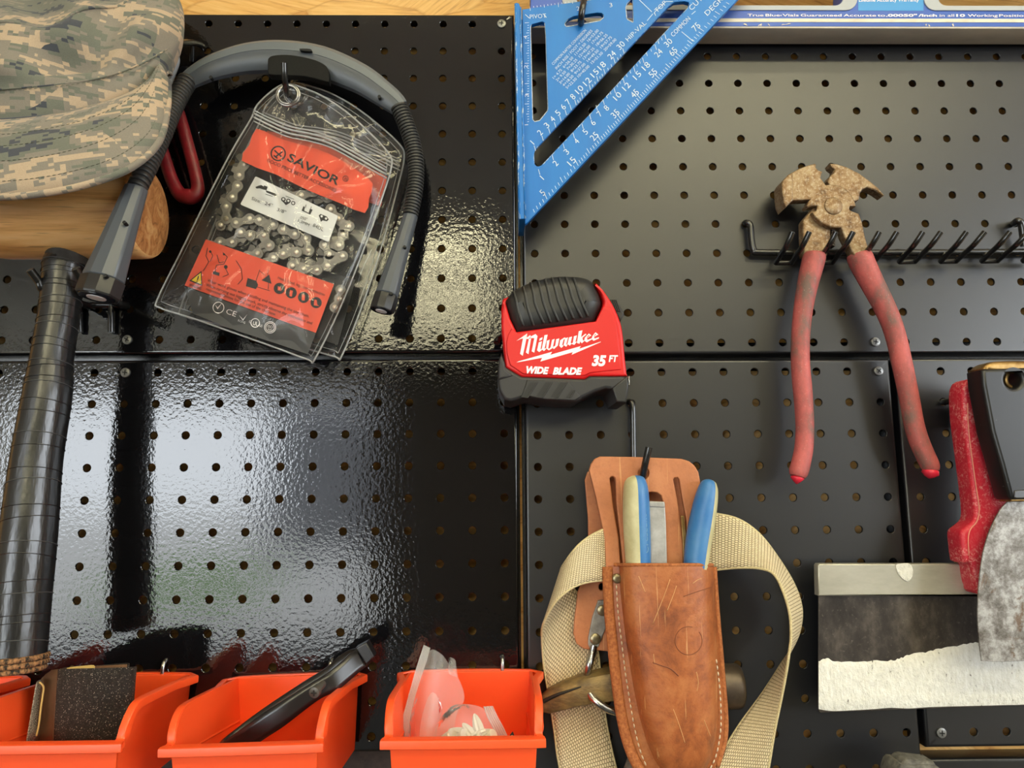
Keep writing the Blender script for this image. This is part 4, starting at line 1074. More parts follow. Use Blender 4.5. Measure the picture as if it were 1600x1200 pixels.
    for ci, ch in enumerate(chains):
        px = zq(ch)
        for k, (a, b) in enumerate(zip(px, px[1:])):
            link_piece(a, b, .0275 + .0012 * (k % 2), k, (k + ci) % 3 == 1)
        for k in range(len(px) - 1):                                     # drive links under the joints
            a, b = Vector(px[k]), Vector(px[k + 1]); u = (b - a).normalized(); v = Vector((-u.y, u.x)); m = (a + b) / 2
            q = [a - v * 3, m - v * 4, b - v * 3, b + v * 6, m + v * 17, m + v * 14 - u * 6, a + v * 6]
            plate('drive_link', [(p.x, p.y) for p in q], .0235, .0255, MT['chaindark'], cr, .0002, 40, 1)
        for k, p in enumerate(px):
            c = P(p[0], p[1], .0286); n = 12
            rings = [[c + Vector((q * math.cos(2 * math.pi * j / n), y, q * math.sin(2 * math.pi * j / n))) for j in range(n)] for q, y in ((.0021, .004), (.0021, -.0003), (.0015, -.0009), (.0005, -.0012))]
            V, Fc = loft(rings); obj('rivet', V, Fc, MT['chainrivet'], cr, 50)
    # grey backing card behind the chain
def rr_quad(q, f):
    out = []
    for i in range(4):
        p, a, b = Vector(q[i]), Vector(q[i - 1]), Vector(q[(i + 1) % 4])
        for w_ in ((1 - f, f), ):
            u = p.lerp(a, f * .5); v = p.lerp(b, f * .5)
            for t in (0, .25, .5, .75, 1):
                s = u.lerp(p, t).lerp(p.lerp(v, t), t); out.append((s.x, s.y))
    return out
make_packets()

# ------------------------------------------------------------------ box level across the top right
def make_level():
    r = root('box_level', 'blue and aluminium box level lying across the top right, partly behind the blue square', 'level', P(1200, 60, .003))
    d0, d1 = .0045, .026
    y = lambda x, v: v + (x - 1200) * 0.0016
    q = lambda L: [(a, y(a, b)) for a, b in L]
    xl, xr = 829, 1720
    def hol(x0, x1): return list(reversed(q(rrect(x0, -40, x1, 8.2, 13, 5))))
    body = plate('body', [q([(xl, -75), (xr, -75), (xr, 41), (xl, 41)]), hol(900, 1318), hol(1466, 1700)], d0 + .002, d1, MT['levelblue'], r, 0.0004)
    plate('bottom_rail', [q([(xl, 41), (xr, 41), (xr, 44), (xl, 44)])], d0, d1 + .0004, MT['levelalu'], r, 0.0004)
    plate('white_stripe', q([(xl, 28.8), (xr, 28.8), (xr, 34.3), (xl, 34.3)]), d1 - .0004, d1 + .0003, MT['levelwhite'], body)
    for x0, x1 in ((900, 1318), (1466, 1700)):
        plate('opening_trim', [q(rrect(x0 - 22, -62, x1 + 22, 15.6, 18, 5)), hol(x0, x1)], d1 - .0005, d1 + .0010, MT['levelgrey'], body, .0003)
    plate('light_blue_label', q([(1341, -70), (1443, -70), (1443, 16.4), (1341, 16.4)]), d1 - .0004, d1 + .0002, MT['levelsky'], body)
    # end profile with grooves
    for k in range(4):
        plate('end_groove', q([(xl + 1 + k * 4, 20), (xl + 3 + k * 4, 20), (xl + 3 + k * 4, 41), (xl + 1 + k * 4, 41)]), d1 - .0004, d1 + .0006, MT['baremetal'], body)
    D = d1 + .0004
    M = MT['print_pure']
    for s, a, b, h, bd in (('True', 1168, 1193, 3.9, .012), ('Blue', 1196, 1218.5, 3.9, .012), ('Vials', 1222.5, 1248, 3.9, .012), ('Guaranteed', 1251, 1315, 3.9, .012), ('Accurate', 1318, 1369, 3.9, .012), ('to', 1371, 1383, 3.9, .012), ('.00050"', 1384, 1433, 3.9, .035), ('/Inch', 1435, 1464, 3.9, .035), ('in all', 1468, 1491, 3.9, .008), ('10', 1494, 1508, 3.9, .035), ('Working', 1512, 1559, 3.9, .012), ('Positions', 1561, 1612, 3.9, .012)):
        text('lettering', s, (a, y(a, 25.6)), (b, y(b, 25.6)), h, D, M, body, bold=bd)
    flat('lettering_dot', [circ(1220.4, y(1220, 24), 0.9, 8)], D, M, body)
    text('lettering', 'Lifetime Accuracy Warranty', (1342, 2.6), (1436, 2.2), 5.2, D, M, body, bold=.012)
    rn = random.Random(4); ch = []
    for x, w_ in ((1165, 8), (1187, 9), (1200, 7), (1228, 16), (1447, 3), (1452, 3), (1490, 6)):
        ch.append([(x + (rn.random() - .5) * w_, y(x, 38.5) + (rn.random() - .5) * 5) for k in range(7)])
    ch = [sorted(c, key=lambda p, m=(sum(a[0] for a in c) / 7, sum(a[1] for a in c) / 7): math.atan2(p[1] - m[1], p[0] - m[0])) for c in ch]
    flat('paint_chips', ch, D, MT['levelwhite'], body)['kind'] = 'stuff'
make_level()

# ------------------------------------------------------------------ blue rafter square
def make_square():
    r = root('rafter_square', 'bright blue triangular rafter square with white scales hanging from a black hook', 'square', P(960, 60, .03))
    z5 = lambda L: zs(L, 780, 0, 3.3325)
    z3 = lambda L: zs(L, 800, 0, 4.444)
    d0, d1 = .0375, .0420
    A = z5(sm([(178, 790), (186, 770), (700, 225), (880, 30), (925, 8), (965, 6), (992, 15), (988, 36), (500, 565), (222, 866), (205, 871), (188, 866), (181, 850)], 2))
    A = z5([(178, 800), (186, 776), (400, 548), (700, 222), (885, 28), (912, 10), (965, 6), (988, 12), (992, 24), (985, 40), (740, 305), (460, 612), (222, 864), (207, 871), (190, 868), (181, 855)])
    B = z3([(365, 172), (368, 158), (390, 130), (430, 112), (590, 88), (622, 90), (637, 104), (637, 122), (612, 146), (400, 184), (376, 186)])
    C = z3([(788, 50), (798, 22), (830, -8), (840, 2), (844, 150), (838, 157), (802, 138), (795, 128)])
    D = z5([(162, 140), (168, 126), (225, 112), (238, 118), (243, 180), (255, 565), (252, 578), (212, 628), (185, 635), (173, 622)])
    holes = [list(reversed(h)) for h in (A, B, C, D)]
    tri = [(816, 14.6), (1182, -36), (1180, -30), (824, 348), (820.5, 350)]
    pl_ = plate('plate', [tri] + holes, d0, d1, MT['bluealu'], r, .0003)
    for h, sh in ((A, 1), (B, 0), (C, 0), (D, 0)):
        tube('worn_edge', [P(a, b, d1 - .0008) for a, b in h], .0006, MT['baremetal'] if sh == 0 else MT['blueedge'], pl_, 5, closed=True, smooth=True)
    # fence along the left edge, standing out front and back
    f1 = .050; 
    fp = [(804.5, 6), (806.5, 3.5), (811, 5), (813.6, 12), (820.8, 342), (811.5, 342.5)]
    fence = plate('fence', fp, .012, f1, MT['bluealu'], r, .0007)
    for a in ((805.2, 6, 811.7, 342), (813.2, 12, 820.5, 341)):
        tube('fence_edge', [P(a[0], a[1], f1), P((a[0] + a[2]) / 2, (a[1] + a[3]) / 2, f1), P(a[2], a[3], f1)], .0008, MT['blueedge'], fence, 6, smooth=True)
    M = MT['print_white']; Dp = d1 + .0003
    u = (0.686, -0.728)
    def num(s, x, y, h=8.2, w_=None):
        c = zs([(x, y)], 780, 0, 3.3325)[0]; L = (w_ or (1.4 if s == '1' else 5.6 if len(s) == 1 else 12.2)) / 2
        return text_at(s, (c[0] - u[0] * L - u[1] * -h * 0 + .5 * h * .728, c[1] - u[1] * L + .5 * h * .686), (c[0] + u[0] * L + .5 * h * .728, c[1] + u[1] * L + .5 * h * .686), h, Dp)
    up = [('1', 172, 742), ('2', 212, 690), ('3', 247, 652), ('4', 277, 620), ('5', 305, 587), ('6', 333, 556), ('7', 358, 529), ('8', 383, 503), ('10', 417, 466), ('12', 458, 424), ('15', 497, 380), ('18', 534, 342), ('24', 586, 286), ('30', 633, 236)]
    lo = [('1', 222, 925), ('2', 293, 850), ('3', 350, 790), ('4', 402, 735), ('5', 448, 686), ('6', 488, 638), ('7', 522, 592), ('8', 558, 562), ('10', 615, 500), ('12', 662, 450), ('15', 718, 392), ('18', 764, 344), ('24', 829, 276), ('30', 880, 222)]
    hy = [('5', 225, 1003), ('15', 377, 840), ('25', 495, 710), ('35', 604, 592), ('45', 705, 487), ('55', 800, 380), ('65', 905, 268), ('75', 1025, 140)]
    for nm, L, hh in (('hip_scale_numbers', up, 9.2), ('common_scale_numbers', lo, 9.2), ('degree_numbers', hy, 10)):
        V, Fc = join([num(s, x, y, hh) for s, x, y in L]); obj(nm, V, Fc, M, pl_)
    zp = lambda x, y: zs([(x, y)], 780, 0, 3.3325)[0]
    for s, a, b, h in (('HIP-VAL', (672, 217), (768, 123), 7), ('COMMON', (907, 193), (998, 100), 7), ('DEGREES', (1085, 83), (1215, -50), 8), ('TOP', (822, 68), (874, 18), 7), ('CUTS', (1003, 56), (1075, -18), 8)):
        text('scale_lettering', s, zp(*a), zp(*b), h, Dp, M, pl_)
    text('pivot_lettering', 'PIVOT', zp(160, 98), zp(245, 92), 6.5, Dp, M, pl_)
    for s, x, y in (('1', 245, 85), ('2', 412, 48), ('3', 583, 30)):
        text('inch_number', s, zp(x - (1.5 if s == '1' else 7), y + 8), zp(x + (2.5 if s == '1' else 8), y + 5), 6.5, Dp, M, pl_)
    for s, x, y in (('1', 143, 650), ('2', 140, 348), ('3', 145, 497), ('4', 138, 195)):
        text('inch_number', s, zp(x + 8, y + (1 if s == '1' else 8)), zp(x + 7.7, y - (3 if s == '1' else 10)), 5.5, Dp, M, pl_)
    seg = []
    edge = lambda t: (zp(150, 1150)[0] + t * (zp(1235, -10)[0] - zp(150, 1150)[0]), zp(150, 1150)[1] + t * (zp(1235, -10)[1] - zp(150, 1150)[1]))
    ks = [(5, .095), (15, .245), (25, .355), (35, .452), (45, .545), (55, .635), (65, .735), (75, .848), (85, 1.0)]
    def te(dg):
        for (a, ta), (b, tb) in zip(ks, ks[1:]):
            if a <= dg <= b: return ta + (tb - ta) * (dg - a) / (b - a)
        return .02 + .075 * dg / 5
    for dg in range(1, 84):
        p = edge(te(dg)); L = 13 if dg % 10 == 5 else (9 if dg % 5 == 0 else 5.5)
        ang = math.radians(112 + dg * .9 * .5); seg.append(((p[0] - 1.2, p[1] - 1.0), (p[0] - 1.2 + L * math.cos(ang) , p[1] - 1 - L * math.sin(ang))))
    lines('degree_ticks', seg, Dp, .9, M, pl_)
    seg = []
    for s, x, y in up: seg.append((zp(x + 18, y + 44), zp(x + 10, y + 16)))
    for s, x, y in lo: seg.append((zp(x - 18, y - 44), zp(x - 10, y - 16)))
    for (s, x, y), (s2, x2, y2) in zip(up[7:], up[8:]):
        for t in (.33, .66): seg.append((zp(x + (x2 - x) * t + 18, y + (y2 - y) * t + 44), zp(x + (x2 - x) * t + 14, y + (y2 - y) * t + 30)))
    for (s, x, y), (s2, x2, y2) in zip(lo[7:], lo[8:]):
        for t in (.33, .66): seg.append((zp(x + (x2 - x) * t - 18, y + (y2 - y) * t - 44), zp(x + (x2 - x) * t - 14, y + (y2 - y) * t - 30)))
    lines('rafter_ticks', seg, Dp, .9, M, pl_)
    seg = []
    for k in range(40):
        a = zp(155 - 0, 118 + k * 13.2); L = 22 if k % 8 == 0 else (14 if k % 4 == 0 else 8); b = zp(155 - L, 118 + k * 13.2 + 1); seg.append((a, b))
    for k in range(44):
        a = zp(160 + k * 18.4, 34 - k * 2.4); L = 22 if k % 8 == 0 else (14 if k % 4 == 0 else 8); b = zp(160 + k * 18.4 + 2, 34 - k * 2.4 + L); seg.append((a, b))
    lines('inch_ticks', seg, Dp, .8, M, pl_)
    lines('layout_marks', [(zp(806, 70), zp(812, 60)), (zp(812, 60), zp(868, 8)), (zp(868, 8), zp(905, 8)), (zp(720, -10), zp(795, 62)), (zp(770, 108), zp(800, 72)), (zp(815, 82), zp(808, 66)), (zp(1002, 75), zp(1022, 58)), (zp(950, 165), zp(1010, 215)), (zp(135, 75), zp(158, 95))], Dp, 1.0, M, pl_)['kind'] = 'stuff'
    rows = ['1= 4.75  6=26.50  11=42.50  16=53.00', '2= 9.50  7=30.25  12=45.00  17=54.75', '3=14.00  8=33.75  13=47.25  18=56.25', '4=18.50  9=37.00  14=49.50  19=57.75', '5=22.50 10=40.00  15=51.50  20=59.00']
    text('table_heading', 'COMMON RAFTER CONVERSION', zp(282, 340), zp(455, 160), 4.2, Dp, M, pl_)
    text('table_heading', 'INCH RISE / FOOT = DEGREES', zp(300, 362), zp(487, 162), 4.2, Dp, M, pl_)
    for k, s in enumerate(rows):
        text('table_row', s, zp(286 + k * 17, 412 + k * 13), zp(520 + k * 23, 160 + k * 12), 4.2, Dp, M, pl_)
    h = root('peg_hook', 'black wire hook passing through the oval slot of the blue square', 'hook', P(910, -20, 0))
    tube('wire', catmull([P(915, -34, -.008), P(914, -30, .004), P(913.5, -18, .030), P(912, 2, .050), P(909, 20, .052), P(907.5, 34, .046), P(909, 40, .034), P(912, 36, .028)], 6), .0026, MT['wire'], h, 12)
make_square()

# ------------------------------------------------------------------ multi-prong tool rack
def make_rack():
    r = root('prong_rack', 'long black wire rack with paired prongs holding the fencing pliers', 'tool rack', P(1380, 395, .004))
    R = .0027
    tube('bar', catmull([P(1164, 349, -.008), P(1166, 348, .004), P(1172, 352, .006), P(1174, 372, .006), P(1178, 391, .006), P(1190, 394.5, .006), P(1300, 395, .006), P(1450, 394.5, .006), P(1680, 393, .006)], 6), R, MT['wire'], r, 12)
    q = catmull([P(1581, 350, -.008), P(1584, 349, .004), P(1590, 345, .010), P(1596, 352, .010), P(1600, 385, .008)], 5); tube('end_stay', q, R, MT['wire'], r, 12)
    for k in range(7):
        x = 1212 + 64.4 * k; y = 411 - .55 * k
        tube('prong_base', [P(x, y, .009), P(x + 24, y - .6, .009)], .0021, MT['wire'], r, 10)
        for dx, tx in ((0, 26 + k * 3.6), (24, 52.5 + k * 4.1)):
            x0 = x + dx; t = (x + tx, 362.5)
            mid = (x0 + (t[0] - x0) * .66, y - 28)
            pts = catmull([P(x0, y, .009), P(x0 + (t[0] - x0) * .3, y - 13, .022), P(*mid, .036), P(*t, .041)], 5)
            p = tube('prong', pts, .0021, MT['wire'], r, 10)
            v = (pts[-1] - pts[-2]).normalized(); tube('prong_tip', [pts[-1] + v * .00002, pts[-1] + v * .0003], .002, MT['wiretip'], p, 10)
        tube('riser', [P(x + 3, y - 4, .009), P(x + 6, 396, .008)], .0016, MT['wire'], r, 8)
make_rack()

# ------------------------------------------------------------------ fencing pliers
def make_pliers():
    r = root('fencing_pliers', 'rusty fencing pliers with worn red dipped handles', 'pliers', P(1300, 320, .02))
    zz = lambda L: zs(L, 1200, 240, 6.665)
    A = zz([(143, 310), (165, 265), (215, 215), (320, 155), (410, 122), (490, 100), (505, 115), (500, 140), (522, 168), (570, 185), (558, 215), (550, 250), (572, 278), (605, 325), (650, 318), (700, 320), (760, 335), (830, 380), (880, 440), (905, 490), (918, 545), (858, 546), (850, 575), (862, 590), (948, 622), (985, 720), (1010, 850), (1050, 1000), (1066, 1050), (900, 1060), (860, 985), (790, 850), (765, 770), (700, 772), (640, 760), (560, 725), (495, 665), (462, 610), (505, 590), (515, 545), (455, 545), (415, 560), (400, 540), (440, 476), (248, 486), (188, 558), (160, 495), (148, 400)])
    B = zz([(645, 100), (720, 105), (830, 140), (950, 200), (1060, 280), (1150, 355), (1215, 432), (1200, 440), (1120, 385), (1035, 350), (990, 368), (962, 410), (950, 480), (905, 495), (800, 600), (700, 700), (657, 770), (655, 940), (625, 1000), (615, 1060), (376, 1060), (368, 850), (365, 700), (375, 680), (440, 600), (520, 500), (640, 320), (618, 285), (645, 235), (685, 200), (695, 160), (655, 130)])
    h1 = plate('front_jaw', A, .0185, .0285, MT['rust'], r, .0012)
    h2 = plate('rear_jaw', B, .0135, .0235, MT['rust'], r, .0012)
    plate('hammer_poll', zz([(143, 310), (165, 265), (215, 215), (262, 188), (262, 485), (188, 558), (160, 495), (148, 400)]), .0125, .0300, MT['rust'], h1, .0012)
    c = P(*zz([(680, 545)])[0], .0285); n = 28
    rings = [[c + Vector((q * math.cos(2 * math.pi * k / n), y, q * math.sin(2 * math.pi * k / n))) for k in range(n)] for q, y in ((.0074, .001), (.0074, -.0004), (.0069, -.0010), (.0030, -.0013))]
    V, Fc = loft(rings); obj('pivot_rivet', V, Fc, MT['rust'], r, 50)
    for k in range(9):                                     # wire-gripping teeth between the handles' roots
        y = 790 + k * 22
        V, Fc = box_geo(P(*zz([(662, y)])[0], .021), .003, .0075, .0012, Matrix.Rotation(.4, 3, 'Y')); obj('tooth', V, Fc, MT['rustdark'], h2)
        V, Fc = box_geo(P(*zz([(772 + k * 7, y)])[0], .021), .004, .0075, .0012, Matrix.Rotation(-.5, 3, 'Y')); obj('tooth', V, Fc, MT['rustdark'], h1)
    zg = lambda a, b: zs([(a, b)], 1200, 380, 3.0786)[0]
    def grip(L, nm):
        pts = catmull([P(*zg(a, b), .022) for a, b, w_ in L], 5); ws = [q.x / 3.0786 / 2 / 1980 for q in catmull([(w_, 0, 0) for a, b, w_ in L], 5)]
        g = tube(nm, pts, ws, MT['redgrip'], r, 20, ref=(0, -1, 0), smooth=True)
        return g, pts, ws
    g, p, w_ = grip([(224, 52, 100), (222, 66, 108), (212, 110, 106), (190, 200, 98), (172, 300, 90), (160, 400, 87), (155, 500, 86), (157, 600, 86), (164, 680, 88), (172, 780, 85), (177, 880, 83), (173, 980, 84), (160, 1050, 86), (147, 1100, 86), (141, 1122, 70)], 'grip')
    tube('grip_tip', [P(*zg(142, 1122), .022), P(*zg(141, 1130), .022), P(*zg(139, 1148), .022), P(*zg(138, 1158), .022)], [.0045, .0052, .0026, .0006], MT['redtip'], g, 14, smooth=True)
    g, p, w_ = grip([(436, 52, 108), (442, 70, 118), (462, 115, 116), (505, 200, 108), (552, 290, 100), (592, 380, 95), (620, 470, 92), (640, 560, 92), (660, 650, 90), (682, 760, 88), (700, 860, 88), (722, 940, 88), (756, 1020, 86), (780, 1070, 82), (790, 1098, 62)], 'grip')
    tube('grip_tip', [P(*zg(784, 1090), .022), P(*zg(780, 1108), .022), P(*zg(776, 1122), .022), P(*zg(775, 1132), .022)], [.0056, .0062, .0036, .0008], MT['redtip'], g, 14, smooth=True)
make_pliers()

# ------------------------------------------------------------------ tape measure
MT['tape_ridge'] = basic('overmould_ridge', srgb(72, 72, 70), 0.4)
def make_tape():
    r = root('tape_measure', 'red and black tape measure clipped over the panel seam in the centre', 'tape measure', P(880, 600, .004))
    zt = lambda L: zs(L, 770, 425, 5.58)
    d1 = .052
    body = zt(sm([(104, 224), (180, 190), (330, 145), (560, 105), (760, 105), (870, 118), (905, 125), (960, 160), (1030, 250), (1090, 370), (1130, 500), (1150, 700), (1168, 870)], 3, False) + [(1176, 908), (845, 908), (805, 935), (250, 915), (110, 828), (92, 640), (76, 480), (74, 330), (84, 238)])
    front = zt([(86, 240), (104, 216), (112, 262), (152, 405), (207, 520), (898, 426), (962, 290), (968, 252), (948, 190), (893, 88), (908, 98)] + sm([(960, 150), (1030, 250), (1090, 370), (1130, 500), (1150, 700), (1168, 870)], 3, False) + [(1176, 908), (845, 908), (805, 935), (250, 915), (110, 828), (92, 640), (76, 480), (74, 330)])
    bd = plate('case', front, .030, d1, MT['tape_red'], r, .0022, res=3)
    plate('rear_shell', body, .006, .036, MT['tape_red'], r, .0035, res=3)
    # raised label field
    plate('label_field', zt([(165, 490), (215, 530), (900, 430), (965, 300), (1040, 330), (1085, 480), (1110, 700), (1120, 850), (850, 880), (800, 905), (265, 890), (150, 810), (120, 700), (118, 600), (135, 540)]), d1 - .002, d1 + .0008, MT['tape_red'], bd, .0008)
    pad = zt([(106, 262), (116, 212)] + sm([(180, 128), (330, 58), (450, 26), (560, 6), (690, 4), (800, 16), (885, 58), (950, 180), (968, 255)], 3, False) + [(958, 290), (895, 424), (205, 518), (150, 400)])
    pd = plate('top_grip', pad, .006, d1 + .0040, MT['tape_rub'], r, .0130, smooth=50, res=7)
    # ribs of the grip
    ribs = [((175, 165), (215, 330), (262, 470)), ((255, 118), (300, 310), (350, 468)), ((325, 88), (370, 290), (440, 448)), ((385, 70), (440, 270), (500, 440)), ((445, 52), (505, 280), (568, 430)), ((505, 40), (570, 260), (640, 420)), ((565, 33), (640, 260), (700, 408)), ((625, 32), (700, 250), (770, 398)), ((690, 34), (762, 240), (828, 388))]
    for k, (a, b, c) in enumerate(ribs):
        ln = sm([a, ((a[0] + b[0]) / 2 + 4, (a[1] + b[1]) / 2), b, c], 8, False)
        q = [drape(pd, *zt([p])[0], .0001) for p in ln]; q = [p for p in q if p is not None]
        if len(q) > 3: tube('grip_rib', q, .0008, MT['tape_groove'], pd, 6, smooth=True)
        ln = [(x + 9, y) for x, y in ln]
        q = [drape(pd, *zt([p])[0], .0000) for p in ln]; q = [p for p in q if p is not None]
        if len(q) > 3: tube('grip_rib', q, .0006, MT['tape_ridge'], pd, 6, smooth=True)
    base = zt([(110, 826), (165, 862), (250, 912), (805, 932), (845, 907), (1176, 907), (1188, 1000), (1165, 1142), (1075, 1136), (1040, 1022), (985, 1014), (900, 1040), (780, 1095), (765, 1112), (720, 1128), (450, 1116), (290, 1086), (225, 1108), (160, 1128), (100, 1112), (56, 1032), (42, 950), (52, 765), (76, 705)])
    bs = plate('base', base, .005, d1 + .001, MT['tape_base'], r, .0022, res=2)
    pn = plate('base_panel', zt([(300, 940), (665, 950), (765, 1085), (715, 1120), (450, 1110), (300, 1080), (250, 1085)]), d1, d1 + .0018, MT['tape_base'], bs, .0008)
    for x in (350, 480, 610, 705):
        w_ = 62 if x < 700 else 38; h0 = 962 if x < 700 else 1030
        plate('panel_slot', zt([(x - 20, h0), (x + w_ - 25, h0 + 2), (x + w_ - 110 + (40 if x > 700 else 0), 1098), (x - 105 + (40 if x > 700 else 0), 1090)]), d1 + .0016, d1 + .0021, MT['tape_groove'], pn)
        tube('slot_edge', [P(*zt([(x + w_ - 25, h0 + 2)])[0], d1 + .0022), P(*zt([(x + w_ - 108 + (40 if x > 700 else 0), 1096)])[0], d1 + .0022)], .0005, MT['tape_base'], pn, 5)
    plate('side_bumper', zt([(50, 770), (75, 712), (108, 800), (115, 850), (180, 905), (80, 935), (45, 940)]), .006, d1 + .0022, MT['tape_base'], bs, .0018)
    plate('blade_mouth', zt([(1040, 1010), (1175, 905), (1186, 990), (1164, 1138), (1078, 1132)]), .010, d1 + .002, MT['tape_rub'], bs, .0012)
    plate('blade_hook', zt([(1180, 912), (1192, 906), (1194, 985), (1184, 990)]), .012, d1 - .004, MT['steel'], r, .0003)
    ck = plate('lock_button', zt([(1018, 240), (1078, 238), (1146, 362), (1112, 436), (1060, 330)]), .010, .034, MT['tape_rub'], r, .0012)
    for k in range(4): tube('button_ridge', [P(*zt([(1030 + k * 15, 242)])[0], .0345), P(*zt([(1062 + k * 17, 335 + k * 4)])[0], .0345)], .0007, MT['tape_groove'], ck, 5)
    # printed lettering
    D = d1 + .0011; M = MT['print_pure']
    zl = lambda L: zs(L, 800, 510, 11.034)
    logo = [[(78, 248), (262, 122), (258, 165), (190, 205), (150, 215)], [(190, 200), (262, 150), (186, 508), (140, 472)], [(245, 200), (318, 148), (320, 190), (285, 205), (300, 215), (330, 200), (284, 478), (240, 448), (292, 215), (250, 215)], [(320, 175), (405, 132), (440, 168), (384, 452), (340, 428), (385, 200), (330, 200)],
            [(478, 208), (528, 186), (520, 226), (470, 250)], [(462, 275), (516, 255), (490, 400), (510, 385), (512, 410), (468, 442), (432, 412)], [(560, 152), (615, 142), (560, 385), (585, 372), (582, 395), (552, 424), (512, 396)],
            [(600, 250), (650, 228), (625, 375), (650, 395), (636, 412), (590, 380)], [(690, 232), (735, 215), (706, 345), (728, 362), (700, 372), (636, 412), (640, 385), (665, 360)], [(762, 222), (815, 208), (790, 330), (722, 390), (690, 360), (745, 335)],
            [(830, 240), (905, 190), (940, 205), (890, 225), (862, 330), (885, 318), (880, 345), (850, 370), (816, 335)], [(915, 205), (968, 188), (935, 310), (958, 315), (935, 350), (890, 322)], [(985, 190), (1035, 175), (1010, 285), (1030, 290), (1000, 332), (955, 305)], [(1068, 170), (1120, 155), (1092, 268), (1118, 262), (1075, 318), (1025, 300), (1050, 280)],
            [(1152, 82), (1215, 66), (1165, 298), (1120, 285)], [(1185, 190), (1262, 128), (1285, 135), (1215, 195), (1222, 240), (1250, 245), (1205, 292), (1178, 262)],
            [(1255, 195), (1325, 122), (1368, 155), (1290, 205), (1302, 232), (1375, 205), (1378, 222), (1290, 275), (1246, 245)], [(1388, 165), (1440, 100), (1488, 140), (1412, 180), (1425, 210), (1498, 186), (1500, 205), (1408, 248), (1372, 215)]]
    flat('brand_lettering', [zl(p) for p in logo], D, M, bd)
    flat('letter_counter', [zl([(1290, 185), (1325, 150), (1338, 160), (1295, 195)]), zl([(1412, 160), (1440, 128), (1452, 138), (1418, 168)])], D + .0003, MT['tape_red'], bd)
    flat('lightning_bolt', [zl([(78, 618), (120, 600), (690, 438), (660, 490), (1185, 340), (1160, 385), (1530, 262), (1530, 270), (1028, 488), (1050, 442), (490, 604), (520, 540), (110, 616)])], D, M, bd)
    zz = lambda a, b: zt([(a, b)])[0]
    text('lettering', 'WIDE', zz(290, 880), zz(488, 889), 10.2, D, M, bd, bold=.05, shear=.25)
    text('lettering', 'BLADE', zz(522, 891), zz(780, 893), 10.2, D, M, bd, bold=.05, shear=.25)
    text('length_lettering', '35', zz(862, 814), zz(988, 816), 15.2, D, M, bd, bold=.05, shear=.18)
    text('length_lettering', 'FT', zz(1010, 781), zz(1092, 781), 9.6, D, M, bd, bold=.04, shear=.18)
    h = root('peg_hook', 'black hook behind the left side of the tape measure', 'hook', P(775, 528, 0))
    tube('wire', catmull([P(785, 528, -.008), P(783, 528, .004), P(778, 530, .010), P(776, 536, .013)], 5), .0026, MT['wire'], h, 10)
make_tape()

